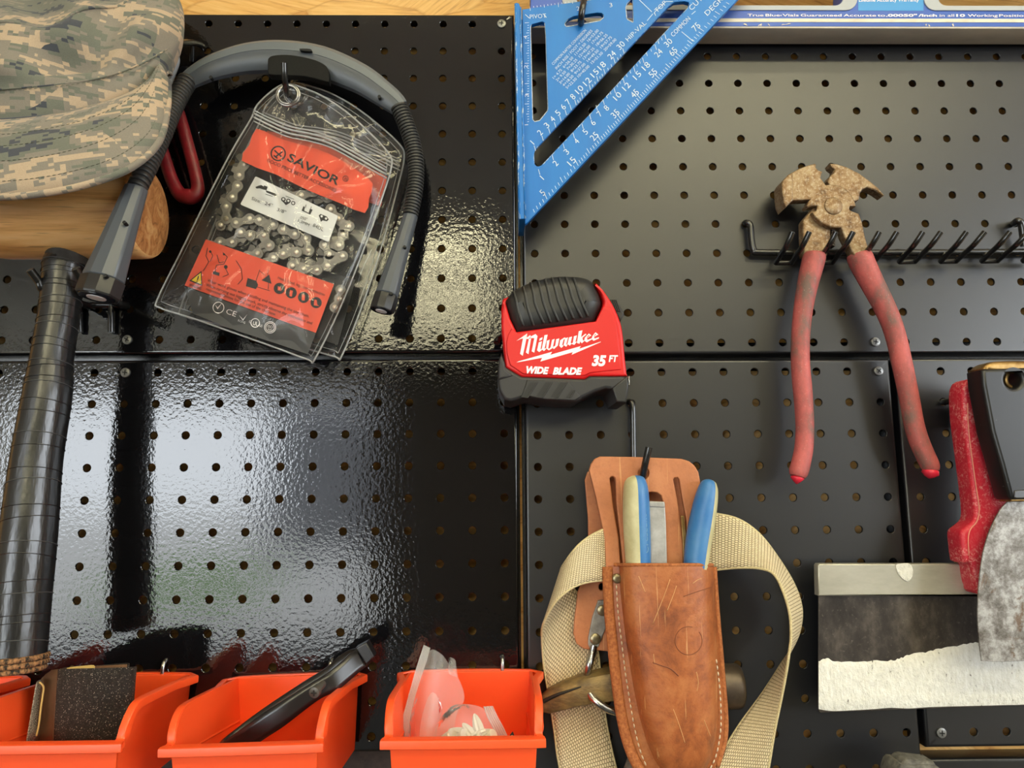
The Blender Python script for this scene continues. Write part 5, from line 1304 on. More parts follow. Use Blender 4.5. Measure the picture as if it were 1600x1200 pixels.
# ------------------------------------------------------------------ leather tool holster with its tools
def grid_surface(rows, thick_d=None):
    V, Fc = loft(rows, closed=False); return V, Fc
def make_holster():
    zh = lambda L: zs(L, 900, 700, 5.456)
    h = root('peg_hook', 'black wire hook carrying the leather tool holster', 'hook', P(988, 640, 0))
    tube('wire', catmull([P(981, 628, -.008), P(984, 628, .003), P(988, 634, .0055), P(989, 660, .0055), P(989.5, 700, .0055), P(991, 750, .0065), P(997, 768, .016), P(1002, 757, .028), P(1007, 730, .037), P(1011, 712, .040), P(1014, 699, .041)], 6), .0026, MT['wire'], h, 12)
    # hammer holder behind: leather tab with a riveted steel loop
    b = root('hammer_holder', 'light tan leather hammer holder with riveted steel loop, behind the holster', 'tool holder', P(980, 760, .012))
    plate('leather_tab', [[(914, 750), (918, 738), (928, 729), (1070, 733), (1083, 742), (1088, 760), (1088, 900), (1080, 1000), (1060, 1016), (950, 1018), (912, 1014), (901, 1006), (896, 990), (898, 965), (903, 925), (912, 905), (920, 870), (919, 810)], list(reversed(circ(940, 917, 4.5, 12, 6)))], .0125, .0165, MT['leatherback'], b, .0007)
    z3 = lambda L: zs(L, 830, 900, 5.217)
    pl_ = plate('steel_plate', z3([(545, 200), (606, 195), (640, 210), (650, 300), (622, 390), (590, 470), (550, 575), (535, 590), (478, 590), (464, 560), (466, 500), (500, 330)]), .0164, .0188, MT['dullsteel'], b, .0006)
    for x, y in ((580, 280), (523, 513)):
        c = P(*z3([(x, y)])[0], .0188); n = 20
        V, Fc = loft([[c + Vector((q * math.cos(2 * math.pi * k / n), yy, q * math.sin(2 * math.pi * k / n))) for k in range(n)] for q, yy in ((.0042, .001), (.0041, -.0006), (.0034, -.0011), (.0012, -.0013))]); obj('rivet', V, Fc, MT['rivet'], pl_, 50)
    tube('loop', catmull([P(928, 1008, .0175), P(925, 1020, .018), P(920, 1040, .021), P(917, 1062, .0175), P(922, 1085, .024), P(935, 1099, .0275), P(955, 1110, .0275), P(985, 1114, .027), P(1030, 1100, .026), P(1050, 1050, .020), P(1040, 1010, .0175)], 6), .0029, MT['steel'], b, 12)
    # hammer hanging in the loop
    hm = root('claw_hammer', 'old claw hammer hanging behind the leather holster, claw left and face right', 'hammer', P(1050, 1075, .02))
    dh = .0160
    rows = []
    for (x, yt, yb, t) in ((847, 1084, 1112, .0035), (858, 1074, 1115, .005), (880, 1063, 1109, .0075), (905, 1054, 1102, .0095), (935, 1046, 1097, .0108), (965, 1040, 1093, .0115), (1000, 1040, 1096, .0115), (1040, 1046, 1098, .0115)):
        a, c = P(x, yt, dh), P(x, yb, dh); m = (a + c) / 2; hh = (a - c).length / 2; ring = []
        for k in range(16):
            an = 2 * math.pi * k / 16; ca, sa = math.cos(an), math.sin(an)
            f = (abs(ca) ** 4 + abs(sa) ** 4) ** -.25
            ring.append(m + (a - c).normalized() * ca * f * hh * .96 + Vector((0, -sa * f * t, 0)))
        rows.append(ring)
    V, Fc = loft(rows); obj('claw', V, Fc, MT['hammer'], hm, 50)
    tube('claw_slit', catmull([P(849, 1096, dh + .0042), P(870, 1086, dh + .0066), P(890, 1079, dh + .0084), P(908, 1073, dh + .0096)], 5), [.0014 * (1 - k / 18) + .0002 for k in range(16)], MT['tape_groove'], hm, 6)
    c0, c1 = P(1040, 1072, dh), P(1158, 1072, dh); n = 24; rr = .0162
    def fr(t, q, o_=0): 
        c = c0.lerp(c1, t); return [c + Vector((o_, q * math.sin(2 * math.pi * k / n) * .92, q * math.cos(2 * math.pi * k / n))) for k in range(n)]
    V, Fc = loft([fr(0, .0115), fr(.45, .0115), fr(.72, .0158), fr(.80, rr), fr(.93, rr), fr(.97, rr * .97), fr(.995, rr * .88), fr(1, rr * .8)]); obj('poll', V, Fc, MT['hammerdark'], hm, 40)
    tube('handle', catmull([P(1040, 1050, dh), P(1034, 1100, .016), P(1010, 1170, .016), P(992, 1220, .018), P(975, 1262, .017)], 5), .0105, MT['dirty'], hm, 16, smooth=True)
    # the holster itself
    r = root('leather_holster', 'scratched brown leather tool holster with white stitching hanging on a hook', 'holster', P(1010, 740, .02))
    strip = zh([(112, 190), (128, 135), (160, 92), (205, 72), (500, 76), (900, 92), (965, 112), (1012, 150), (1045, 205), (1060, 285), (1062, 600), (1060, 1000), (1080, 1300), (280, 1300), (256, 1000), (243, 760), (200, 560), (160, 380)])
    slotL = zh([(288, 258), (300, 244), (318, 242), (334, 255), (340, 300), (345, 480), (372, 700), (402, 1000), (405, 1100), (388, 1100), (362, 760), (318, 500), (300, 350)])
    slotR = zh([(830, 268), (842, 252), (866, 252), (880, 268), (905, 420), (940, 600), (945, 760), (928, 860), (915, 860), (890, 620), (860, 420)])
    hk = circ(*zh([(578, 215)])[0], 8.5, 14, 9.5); win = zh([(600, 470), (600, 385), (640, 374), (690, 378), (728, 405), (740, 450), (738, 560), (600, 560)])
    lp = [strip] + [list(reversed(x)) for x in (slotL, slotR, hk, win)]
    bp = plate('back_plate', lp, .0275, .0315, MT['leatherback'], r, .0008)
    # pocket: rows of sections in photo pixels (outer-left, bulge-left, bulge-right, outer-right)
    prow = [(884, 950, 969, 1112, 1115), (888, 950, 969.5, 1113, 1116), (920, 951, 971, 1115.5, 1118), (960, 953, 975, 1117, 1121), (1000, 957, 980, 1119, 1124), (1040, 961, 986, 1121, 1128), (1080, 966, 993, 1122, 1131), (1120, 972, 1001, 1122, 1134), (1155, 980, 1011, 1119, 1133), (1185, 991, 1023, 1112, 1126), (1210, 1006, 1038, 1098, 1115), (1232, 1030, 1055, 1080, 1092)]
    def sec(y, a, b_, c, d, s):
        w_ = c - b_
        L = [(a, .0315), (a + (b_ - a) * .5, .0335), (b_ - 2, .0345), (b_, .0375), (b_ + w_ * .03, .043), (b_ + w_ * .09, .0475), (b_ + w_ * .2, .0508), (b_ + w_ * .5, .0535), (b_ + w_ * .8, .0512), (b_ + w_ * .92, .047), (c - w_ * .02, .041), (c, .0365), (c + (d - c) * .5, .0335), (d, .0315)]
        return [P(x, y, .0315 + (q - .0315) * s) for x, q in L]
    sc = [1, 1, 1, 1, 1, .99, .97, .94, .88, .78, .6, .3]
    rows = [catmull(sec(*q, s), 2) for q, s in zip(prow, sc)]
    V, Fc = loft(rows, closed=False); nV = len(V); m = len(rows[0])
    bk = [[Vector((p.x, -.0316 - max(0, (-p.y - .0316) - .0026) , p.z)) for p in rw] for rw in rows]     # inner surface, 2.6 mm behind
    V2, F2 = loft(bk, closed=False); V += V2; Fc += [tuple(reversed([i + nV for i in f])) for f in F2]
    for k in range(m - 1): Fc.append((k, k + 1, nV + k + 1, nV + k))
    pk = obj('pocket', V, Fc, MT['leather'], r, 45)
    # raw edge of the welt on the left, stitching, rivet
    we = catmull([P(949, 886, .033), P(950, 920, .033), P(952, 960, .033), P(956, 1000, .033), P(960, 1040, .033), P(965, 1080, .033), P(971, 1120, .033), P(979, 1155, .033), P(990, 1185, .033), P(1005, 1212, .033)], 4)
    tube('raw_edge', we, .0026, MT['leatheredge'], r, 10, sx=1.5, smooth=True)
    we = catmull([P(1116, 886, .031), P(1121, 960, .031), P(1128, 1040, .031), P(1134, 1120, .031), P(1132, 1158, .031), P(1120, 1198, .031)], 4)
    tube('raw_edge', we, .0019, MT['leatheredge'], r, 10, smooth=True)
    stitches('stitching', catmull([P(963, 914, .0352), P(966, 960, .0352), P(971.5, 1005, .0352), P(977, 1050, .0352), P(984, 1095, .0352), P(992, 1140, .0352), P(1001, 1175, .035), P(1013, 1204, .0345)], 5), .0030, .0014, .00065, MT['thread'], r)
    stitches('stitching', catmull([P(1119, 1030, .0395), P(1123.5, 1065, .0385), P(1126, 1100, .0375), P(1126, 1140, .036), P(1119, 1180, .035), P(1108, 1204, .034)], 5), .0030, .0014, .00065, MT['thread'], r)
    c = P(964, 904, .0352); n = 20
    V, Fc = loft([[c + Vector((q * math.cos(2 * math.pi * k / n), yy, q * math.sin(2 * math.pi * k / n))) for k in range(n)] for q, yy in ((.0036, .002), (.0035, -.0006), (.0028, -.0012), (.001, -.0014))]); obj('rivet', V, Fc, MT['rivet'], r, 50)
    rim = [p + Vector((0, .0010, .0004)) for p in rows[0][2:-2]]
    tube('pocket_lip', rim, .0014, MT['leatheredge'], pk, 8, smooth=True)
    # scratches, stains and the ring impression worn into the leather
    def mark(nm, pts, rr, mt):
        q = [drape(pk, a, b_, .00005) for a, b_ in sm(pts, 5, False)]; q = [p for p in q if p is not None]
        if len(q) > 2: tube(nm, q, rr, mt, pk, 5, smooth=True)
    for L in ([(1047, 905), (1036, 935), (1020, 975)], [(1057, 915), (1050, 935), (1042, 955)], [(1021, 1022), (1022, 1030), (1023, 1036)], [(1052, 1108), (1062, 1135), (1070, 1160)], [(1082, 912), (1090, 906), (1096, 904)], [(1100, 1125), (1106, 1140), (1110, 1150)], [(998, 900), (1004, 915), (1008, 925)], [(1088, 1050), (1091, 1065), (1089, 1080)]):
        mark('scratch', L, .00028, MT['scratch'])
    mark('ring_impression', [(1076 + 21 * math.cos(t / 3), 1001 + 22 * math.sin(t / 3)) for t in range(-2, 16)], .0003, MT['stain'])
    mark('stain', [(1020, 1035), (1034, 1040), (1048, 1045), (1060, 1056)], .0005, MT['stain'])
    mark('stain', [(1068, 932), (1085, 926), (1100, 921), (1112, 917)], .0003, MT['stain'])
    # pliers standing in the holster: two-tone handles
    def handle(L, nm, blue, dd, par, flat_=.75):
        pts = catmull([P(a, b_, d_) for a, b_, w_, d_ in L], 5); ws = [q.x / 2 / 2130 for q in catmull([(w_, 0, 0) for a, b_, w_, d_ in L], 5)]
        V, Fc = tube_geo(pts, ws, 24, True, (0, -1, 0), 1.0)
        mi = []
        for f in Fc:
            k = f[0] % 24 if len(f) == 4 else 0; mi.append(1 if blue(k) else 0)
        return obj(nm, V, Fc, [MT['cream'], MT['gripblue']], par, True, mi)
    t = root('two_tone_pliers', 'pliers with cream and blue rubber handles standing in the leather holster', 'pliers', P(1045, 880, .04))
    g1 = handle([(991, 743, 8, .040), (991.5, 746, 24, .040), (992.5, 753, 34, .040), (993.5, 770, 40, .040), (994.5, 810, 42.5, .040), (996, 850, 41, .040), (997.5, 890, 38, .040), (999, 940, 34, .040)], 'handle', lambda k: 13 <= k <= 23, 0, t)
    g2 = handle([(1111, 750, 8, .038), (1110, 753, 20, .038), (1107, 762, 30, .038), (1102.5, 785, 37, .038), (1097, 815, 40, .038), (1091, 850, 40, .039), (1087, 885, 37, .040), (1082, 940, 30, .040)], 'handle', lambda k: not (16 <= k <= 21), 0, t)
    V, Fc = text_at('Crescent', (1013.6, 864), (1010.3, 803), 8.2, .0482); obj('raised_lettering', V, Fc, MT['bluelet'], g1)
    s = root('steel_tool', 'flat bright steel tool between the two-tone handles in the holster', 'tool', P(1028, 880, .035))
    plate('shank', [(1014, 785), (1039, 786), (1041, 820), (1043, 900), (1043, 950), (1017, 950), (1016, 850)], .0330, .0385, MT['flatsteel'], s, .0008)
    plate('bevelled_top', [(1014.5, 783), (1038.5, 784), (1039.2, 793), (1014.6, 792)], .0332, .0394, MT['flatsteel'], s, .0008)
    fl = root('steel_file', 'thin knurled steel file showing in the right slot of the holster', 'file', P(1070, 860, .035))
    plate('blade', [(1064, 806), (1069, 806), (1074, 846), (1076, 930), (1068, 930), (1067, 850)], .0322, .0345, MT['brass'], fl, .0004)
MT['scratch'] = basic('pale_leather_scratch', srgb(206, 156, 104), 0.7)
MT['stain'] = basic('dark_leather_stain', srgb(126, 70, 40), 0.6)
MT['bluelet'] = basic('raised_blue_lettering', srgb(110, 152, 188), 0.5)
make_holster()

# ------------------------------------------------------------------ webbing strap
def ribbon(name, secs, parent, sub=6, across=8):
    T = catmull([P(*a) for a, b in secs], sub); B = catmull([P(*b) for a, b in secs], sub)
    rows = [[a.lerp(b, k / across) for k in range(across + 1)] for a, b in zip(T, B)]
    V, Fc = loft(rows, closed=False)
    o = obj(name, V, Fc, MT['web'], parent, True)
    me = o.data; uv = me.uv_layers.new(name='UVMap'); n = across + 1
    s = [0]
    for i in range(1, len(rows)): s.append(s[-1] + (rows[i][across // 2] - rows[i - 1][across // 2]).length)
    for lp in me.loops:
        i, k = divmod(lp.vertex_index, n); uv.data[lp.index].uv = (k / across * .038, s[i])
    so = o.modifiers.new('t', 'SOLIDIFY'); so.thickness = .0016; so.offset = 0
    for e, off in ((T, 1), (B, 1)): tube('selvage', e, .0010, MT['websel'], o, 6, smooth=True)
    return o
MT['websel'] = basic('strap_edge_cord', srgb(222, 206, 160), 0.75, var=srgb(190, 172, 124), vscale=900, bmp=0.8, bscale=1200, bdist=0.0006)
def make_strap():
    r = root('webbing_strap', 'beige woven webbing strap looping out on both sides of the leather holster', 'strap', P(1030, 850, .02))
    ribbon('strap', [((955, 822, .0255), (955, 906, .0255)), ((925, 836, .036), (920, 909, .040)), ((903, 853, .040), (893, 919, .046)), ((885, 876, .038), (867, 942, .044)), ((876, 893, .028), (849, 975, .034)), ((884, 905, .0105), (847, 998, .020)), ((908, 938, .0100), (850, 1040, .011)), ((931, 1003, .0095), (858, 1088, .010)), ((942, 1090, .0095), (866, 1140, .010)), ((950, 1145, .0095), (872, 1185, .010)), ((968, 1225, .0095), (882, 1232, .010))], r)
    ribbon('strap', [((1092, 801, .0235), (1092, 892, .0235)), ((1120, 803, .0255), (1120, 890, .0265)), ((1155, 812, .031), (1152, 887, .036)), ((1186, 834, .034), (1186, 888, .044)), ((1213, 868, .034), (1209, 897, .050)), ((1240, 912, .030), (1224, 925, .053)), ((1252, 950, .027), (1234, 960, .054)), ((1249, 985, .027), (1236, 995, .055)), ((1236, 1015, .028), (1233, 1020, .055)), ((1221, 1038, .028), (1229, 1048, .054)), ((1192, 1083, .027), (1221, 1090, .050)), ((1156, 1132, .027), (1211, 1138, .046)), ((1126, 1180, .028), (1203, 1186, .044)), ((1100, 1225, .028), (1196, 1228, .042))], r)
make_strap()

# ------------------------------------------------------------------ drywall knives
def make_knives():
    h = root('double_hook', 'short black hook bracket behind the red knife handle', 'hook', P(1478, 630, 0))
    tube('wire', catmull([P(1472, 628, -.008), P(1475, 628, .004), P(1488, 626, .012), P(1508, 622, .020), P(1530, 618, .030)], 5), .0026, MT['wire'], h, 12)
    plate('bracket', [(1496, 634), (1510, 633), (1510, 666), (1498, 664)], .003, .012, MT['wire'], h, .001)
    r = root('taping_knife', 'wide taping knife with red handle, aluminium back and plaster-covered blade', 'taping knife', P(1550, 900, .02))
    xr = 1826
    bl = plate('blade', [(1279, 925), (xr, 915), (xr, 1094), (1600, 1102), (1420, 1108.5), (1281, 1113.5), (1278.5, 1108)], .0200, .0212, MT['blade'], r, .0003)
    plate('back_strip', [(1278, 884), (1280, 881), (1518, 881), (1522, 884), (1526, 915), (1534, 930), (xr, 926), (xr, 930), (1279, 931)], .0185, .0262, MT['knifealu'], r, .0009)
    top = [(1279, 1033), (1292, 1029), (1309, 1034), (1340, 1034), (1365, 1032), (1392, 1032), (1408, 1028), (1424, 1022), (1446, 1019), (1466, 1014), (1490, 1010), (1516, 1005), (1540, 1004), (1600, 1012), (1700, 1016), (xr, 1012)]
    bot = [(1279, 1108), (1300, 1111), (1330, 1110), (1365, 1108), (1392, 1106), (1420, 1107), (1450, 1105), (1480, 1104), (1500, 1103.5), (1520, 1103), (1540, 1102.5), (1560, 1102), (1580, 1101.5), (1600, 1101), (1700, 1097), (xr, 1093)]
    rn = random.Random(11); rows = []
    for k in range(14):
        t = k / 13; rw = []
        A = sm(top, 5, False); B = sm(bot, 5, False)
        for a, b in zip(A, B):
            x = a[0] + (b[0] - a[0]) * t; y = a[1] + (b[1] - a[1]) * t
            e = min(1, t * 6) * min(1, (1 - t) * 8)
            rw.append(P(x, y + (rn.random() - .5) * (1.2 if 0 < k < 13 else 2.2 if k == 0 else 0), .0213 + (.0011 + .0007 * rn.random()) * e + (.0008 if k == 1 else 0)))
        rows.append(rw)
    V, Fc = loft(rows, closed=False); obj('dried_compound', V, Fc, MT['mud'], bl, True)
    plate('compound_blob', sm([(1400, 883), (1410, 880.5), (1422, 881), (1427, 890), (1426, 902), (1420, 909), (1412, 906), (1404, 897)], 3), .0258, .0270, MT['mud'], r, .0006)
    hd = plate('handle', sm([(1504, 614), (1507, 600), (1515, 592), (1545, 588), (1588, 592), (1602, 612), (1604, 700), (1600, 800), (1606, 850), (1600, 922), (1570, 930), (1533, 929), (1527, 918), (1523, 905), (1520, 885), (1514, 880), (1507, 879), (1503, 850), (1502, 834), (1506, 827), (1519, 817), (1524, 803), (1520, 762), (1512, 700), (1506, 655)], 2), .0230, .0420, MT['redscuff'], r, .0032, res=3)
    tube('moulding_line', catmull([P(a, b, .0425) for a, b in ((1512, 630), (1513, 665), (1518, 710), (1525, 760), (1530, 795), (1526, 815), (1517, 826), (1513, 840), (1514, 868))], 4), .0004, MT['mouldline'], hd, 6, smooth=True)
    p = root('putty_knife', 'black-handled putty knife with spotted steel blade, in front of the red handle', 'putty knife', P(1590, 780, .05))
    d0, d1 = .0475, .0660
    L = [(1532, 583), (1533, 580), (1538, 577), (1580, 574.5), (1630, 573)]
    hole_ = circ(1584, 593, 13.2, 20)
    hd = plate('handle', [[(1533.5, 578), (1540, 576), (1600, 573), (1634, 573), (1641, 578), (1640, 600), (1632, 660), (1628, 720), (1626, 780), (1582, 781), (1578, 776), (1565, 727), (1550, 675), (1536, 602)], list(reversed(hole_))], d0, d1, MT['nicked'], p, .0028, res=3)
    tube('hole_lining', [P(a, b, (d0 + d1) / 2 + s) for s in (0,) for a, b in circ(1584, 593, 12.6, 28)], .0016, MT['brass'], hd, 8, closed=True, smooth=True)
    tube('pale_edge_line', catmull([P(a, b, d1 - .0016) for a, b in ((1536, 584), (1538, 604), (1551, 668), (1566, 724), (1577, 766), (1582, 779))], 4), .0004, MT['thread'], hd, 5, smooth=True)  # thin pale line along the left edge of the handle
    plate('brass_cap', sm([(1536, 578), (1541, 569), (1553, 564.5), (1585, 563), (1615, 564), (1634, 570), (1638, 578), (1600, 582), (1560, 582)], 3), d0 + .001, d1 - .001, MT['brass'], p, .003, res=3)
    plate('ferrule', [(1578, 776), (1626, 776), (1627, 783), (1580, 784)], d0 + .003, d1 - .003, MT['brass'], p, .0008)
    plate('moulded_recess', rr_quad([(1585, 766), (1622, 764), (1621, 778), (1585, 779)], .35), d1 - .001, d1 + .0006, MT['wire'], hd, .0006)
    Lb = sm([(1577, 781), (1562, 798), (1547, 828), (1536, 865), (1530, 912), (1528, 960), (1530, 1000), (1534, 1033)], 4, False)
    plate('blade', Lb + [(1560, 1034.5), (1600, 1033), (1660, 1034)] + [(3208 - 2 * 0 - x + 0, y) for x, y in reversed(Lb)], .0560, .0573, MT['spotted'], p, .0003)
    t = root('crusted_tool', 'cement-crusted grey tool end poking up at the bottom edge of the photo', 'tool', P(1438, 1200, .03))
    plate('shaft', sm([(1414, 1190), (1421, 1187), (1437, 1189), (1454, 1191), (1464, 1195), (1466, 1225), (1462, 1250), (1410, 1250), (1406, 1215), (1410, 1197)], 3), .026, .044, MT['dirty'], t, .003)
    plate('collar', sm([(1404, 1200), (1425, 1197), (1470, 1201), (1472, 1250), (1402, 1250)], 3), .024, .046, MT['dirty'], t, .002)
MT['mouldline'] = basic('pale_red_moulding_line', srgb(232, 150, 130), 0.5)
make_knives()

# ------------------------------------------------------------------ things in the bins
def sheet(name, cols, mat, parent, smooth=True, sol=.0007):
    """cols: list of (top px, bottom px, d)"""
    A = catmull([P(*a, d if not isinstance(d, tuple) else d[0]) for a, b, d in cols], 4); B = catmull([P(*b, d if not isinstance(d, tuple) else d[1]) for a, b, d in cols], 4)
    rows = [[a.lerp(b, k / 6) for k in range(7)] for a, b in zip(A, B)]
    V, Fc = loft(rows, closed=False); o = obj(name, V, Fc, mat, parent, smooth)
    if sol: so = o.modifiers.new('t', 'SOLIDIFY'); so.thickness = sol; so.offset = 0
    return o
def make_bin_things():
    r = root('sandpaper_roll', 'flattened roll of coarse black sandpaper with brown backing in an orange bin', 'sandpaper', P(140, 1150, .06))
    sheet('front_layer', [((91, 1046), (84, 1160), .066), ((108, 1045), (103, 1160), .070), ((150, 1044), (145, 1160), .072), ((190, 1043), (184, 1160), .069), ((208, 1042), (199, 1160), .064), ((213, 1041), (204, 1160), .058)], MT['grit'], r)
    sheet('curled_backing', [((92, 1045.5), (84, 1160), .0655), ((82, 1047), (72, 1160), .058), ((71, 1054), (61, 1160), .054), ((64, 1062), (55, 1160), .056)], MT['paper'], r)
    sheet('curled_edge', [((64, 1062), (55, 1160), .056), ((59, 1064), (47, 1160), .062), ((57, 1068), (41, 1160), .066)], MT['gritlight'], r)
    sheet('back_layer', [((66, 1058), (58, 1140), .040), ((100, 1043), (94, 1140), .044), ((150, 1040), (146, 1140), .046), ((198, 1036), (192, 1140), .046), ((199, 1040), (193, 1140), .050)], MT['grit'], r)
    sheet('middle_layer', [((80, 1047), (76, 1140), .052), ((130, 1042), (126, 1140), .056), ((180, 1039), (175, 1140), .056), ((199, 1038), (193, 1140), .054)], MT['paper'], r)
    plate('torn_edge', sm([(104, 1044), (118, 1041.5), (135, 1040), (146, 1039.5), (147, 1045), (130, 1047), (112, 1048)], 2), .0595, .0600, MT['torn'], r)
    tube('torn_rim', catmull([P(62, 1066, .0665), P(68, 1073, .063), P(67, 1085, .062), P(64, 1105, .062), P(61, 1130, .062), P(57, 1150, .062)], 4), .0006, MT['torn'], r, 6, smooth=True)

    zc = lambda L: zs(L, 260, 960, 4.706)
    c = root('band_clamp', 'black steel band clamp with a cross-head screw leaning in an orange bin', 'clamp', P(440, 1150, .06))
    top = zc([(405, 952), (450, 915), (570, 828), (725, 716), (875, 620), (1025, 526), (1125, 466), (1205, 414), (1292, 342), (1350, 286), (1388, 264)])
    bot = zc([(420, 1010), (470, 975), (640, 960), (760, 890), (880, 810), (1040, 685), (1140, 615), (1250, 562), (1340, 490), (1410, 430), (1462, 388)])
    dd = [.060, .062, .066, .067, .066, .063, .061, .059, .054, .049, .045]
    A = catmull([P(*p, d) for p, d in zip(top, dd)], 4); B = catmull([P(*p, d + .001) for p, d in zip(bot, dd)], 4)
    V, Fc = loft([[a.lerp(b, k / 4) for k in range(5)] for a, b in zip(A, B)], closed=False); o = obj('band', V, Fc, MT['steelblack'], c, 30)
    so = o.modifiers.new('t', 'SOLIDIFY'); so.thickness = .0022; so.offset = 0
    # far side of the ring
    top2 = zc([(1385, 258), (1400, 250), (1330, 268), (1240, 330), (1170, 395), (1000, 500), (700, 700), (450, 890), (395, 948)])
    dd2 = [.045, .036, .030, .028, .028, .030, .036, .048, .060]
    A = catmull([P(*p, d) for p, d in zip(top2, dd2)], 4); B = [a + Vector((.004, 0, -.010)) for a in A]
    V, Fc = loft([[a, a.lerp(b, .5), b] for a, b in zip(A, B)], closed=False); o2 = obj('band_far_side', V, Fc, MT['steelblack'], c, True)
    so = o2.modifiers.new('t', 'SOLIDIFY'); so.thickness = .0022; so.offset = 0
    plate('clamp_ear', zc([(1388, 250), (1470, 206), (1526, 312), (1468, 372), (1440, 330)]), .032, .044, MT['steelblack'], c, .0008)
    a, b = P(*zc([(1150, 512)])[0], .070), P(*zc([(1085, 578)])[0], .084)
    sc = tube('clamp_screw', [a, a.lerp(b, .7), a.lerp(b, .72), a.lerp(b, .98), b], [.0024, .0024, .0036, .0036, .003], MT['chaindark'], c, 16)
    t = (b - a).normalized()
    for k in (0, 1):
        u = (Vector((0, 0, 1)) - t * t.z).normalized(); v = t.cross(u); q = u if k else v
        tube('screw_slot', [b + q * .0018 + t * .0002, b - q * .0018 + t * .0002], .0005, MT['screwdark'], sc, 6)

    zb = lambda L: zs(L, 570, 960, 5.0)
    # small clear bags of anchors
    def bag(nm, label, sheets, seals, dref):
        r = root(nm, label, 'plastic bag', P(*zb([dref[:2]])[0], dref[2]), 'clear bags of wall anchors')
        for i, rows in enumerate(sheets):
            R = [[P(*zb([(x, y)])[0], d) for x, y, d in rw] for rw in rows]
            V, Fc = loft(R, closed=False); o = obj('film', V, Fc, MT['baggie'], r, True)
            ss = o.modifiers.new('s', 'SUBSURF'); ss.levels = ss.render_levels = 2
        for L in seals:
            A = [(P(*zb([a])[0], d), P(*zb([b])[0], d)) for a, b, d in L]
            V, Fc = loft([[a, b] for a, b in A], closed=False); o = obj('ribbed_seal', V, Fc, MT['baggieseal'], r, True)
            for k in range(5):
                t = (k + .5) / 5; tube('seal_rib', [a.lerp(b, t) + Vector((0, -.0003, 0)) for a, b in A], .0003, MT['baggieseal'], o, 5, smooth=True)
        return r
    bag('anchor_bag', 'tall clear bag standing upright in the right orange bin', [
        [[(510, 258, .050), (560, 285, .054), (600, 308, .048), (635, 348, .052)], [(480, 360, .052), (540, 380, .060), (590, 390, .050), (660, 400, .058)], [(440, 480, .054), (510, 500, .062), (580, 480, .054), (705, 450, .056)], [(400, 600, .056), (480, 600, .064), (570, 600, .058), (755, 540, .054)], [(370, 720, .058), (460, 720, .068), (570, 690, .060), (800, 680, .056)], [(350, 840, .060), (450, 850, .072), (560, 820, .064), (700, 760, .060)], [(340, 1010, .062), (440, 1010, .074), (560, 1010, .070), (700, 1010, .066)]],
        [[(648, 330, .050), (680, 338, .046), (715, 352, .050)], [(660, 390, .056), (690, 400, .050), (712, 420, .052)], [(640, 470, .058), (700, 480, .054), (735, 500, .052)]],
        [[(520, 590, .066), (560, 625, .070), (600, 690, .064)], [(470, 700, .070), (530, 730, .076), (606, 780, .068)], [(430, 860, .074), (500, 860, .080), (570, 850, .072)], [(420, 1010, .076), (490, 1010, .082), (560, 1010, .076)]]],
        [[((460, 238), (512, 262), .050), ((420, 360), (482, 372), .052), ((385, 470), (442, 488), .054), ((350, 600), (402, 612), .056), ((320, 710), (372, 725), .058), ((290, 820), (352, 840), .060), ((268, 980), (342, 1010), .062)]], (520, 1000, .055))
    bag('anchor_bag', 'low clear bag full of white anchors lying at the bin front', [
        [[(640, 745, .078), (690, 706, .076), (760, 698, .080), (830, 702, .076), (930, 722, .078)], [(580, 830, .080), (660, 790, .086), (760, 780, .090), (850, 790, .086), (960, 800, .080)], [(540, 900, .082), (640, 880, .090), (760, 870, .094), (880, 880, .090), (1000, 880, .082)], [(505, 1010, .082), (620, 1010, .090), (760, 1010, .094), (900, 1010, .090), (1060, 1010, .082)]]],
        [[((925, 720), (1000, 714), .078), ((955, 800), (1040, 800), .080), ((995, 880), (1085, 880), .081), ((1050, 1005), (1140, 1005), .082)]], (780, 1000, .085))
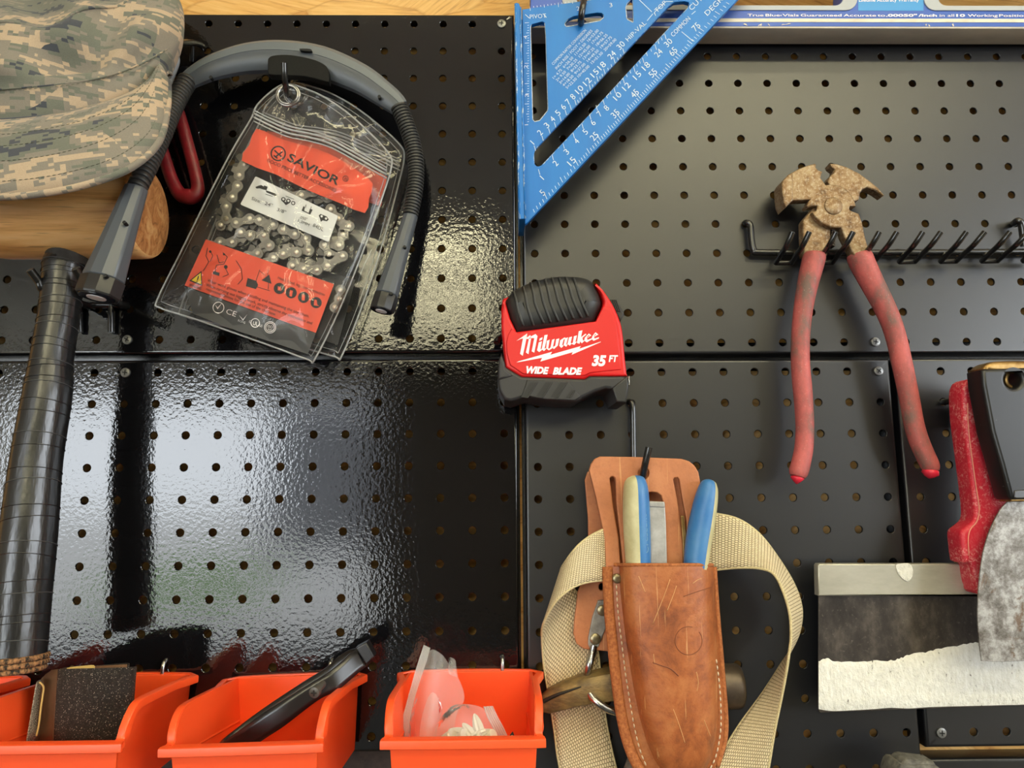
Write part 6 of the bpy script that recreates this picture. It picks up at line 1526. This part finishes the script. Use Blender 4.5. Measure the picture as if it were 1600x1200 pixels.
    def anchor(a, b, w_, d, label, d2=None):
        A, B = P(*zb([a])[0], d), P(*zb([b])[0], d2 or d + .004); t = (B - A).normalized(); u = (Vector((0, -1, 0)) - t * t.dot(Vector((0, -1, 0)))).normalized(); v = t.cross(u); q = w_ * 1.25 / 5 / 2 / 2400
        rings = []
        for s, f in ((0, .15), (.12, .45), (.35, .75), (.6, .95), (.85, 1.0), (.9, 1.35), (1.0, 1.3)):
            c = A.lerp(B, s); rg = []
            for k in range(16):
                an = 2 * math.pi * k / 16; fl = 1.0 if k % 4 else .72
                rg.append(c + (u * math.cos(an) + v * math.sin(an)) * q * f * (fl if s < .88 else 1))
            rings.append(rg)
        V, Fc = loft(rings); o = obj('wall_anchor', V, Fc, MT['anchor'], None, 50)
        tag(o, label, 'wall anchor', 'white wall anchors in the clear bag')
    for a, b, w_, d, lb in (((855, 775), (900, 930), 70, .080, 'white plastic wall anchor standing upright, point highest in the bag'), ((765, 850), (850, 960), 66, .082, 'white plastic wall anchor leaning right, beside the upright one'), ((665, 900), (800, 945), 70, .080, 'white plastic wall anchor lying with its point to the left'), ((1005, 905), (880, 965), 70, .081, 'white plastic wall anchor lying with its point to the right'), ((580, 985), (690, 950), 70, .083, 'white plastic wall anchor lowest at the left of the bag'), ((760, 985), (900, 990), 66, .086, 'white plastic wall anchor lying level along the bin lip'), ((905, 985), (1010, 950), 62, .084, 'white plastic wall anchor at the right bottom of the bag'), ((690, 985), (780, 945), 60, .085, 'white plastic wall anchor half hidden at the bottom middle of the bag')):
        anchor(a, b, w_, d, lb)
    s = root('dark_screw', 'small dark screw standing in the right corner of the anchor bin', 'screw', P(*zb([(1150, 990)])[0], .082))
    tube('shank', [P(*zb([(1148, 1010)])[0], .082), P(*zb([(1150, 945)])[0], .080), P(*zb([(1156, 916)])[0], .079)], [.0014, .0016, .0002], MT['plastic_black'], s, 10)
    tube('thread', [P(*zb([(1148 + 12 * math.cos(k), 1005 - k * 2.2)])[0], .082 + .0014 * math.sin(k)) for k in range(28)], .0004, MT['dullsteel'], s, 5, smooth=True)
m, nt, b = nodes('pale_grit'); g = noise(nt, coords(nt), 1600, 2, .6)
nt.links.new(ramp(nt, g, [(0.42, srgb(60, 52, 44)), (0.58, srgb(196, 182, 158))]), b.inputs['Base Color']); b.inputs['Roughness'].default_value = .7; MT['gritlight'] = m
make_bin_things()
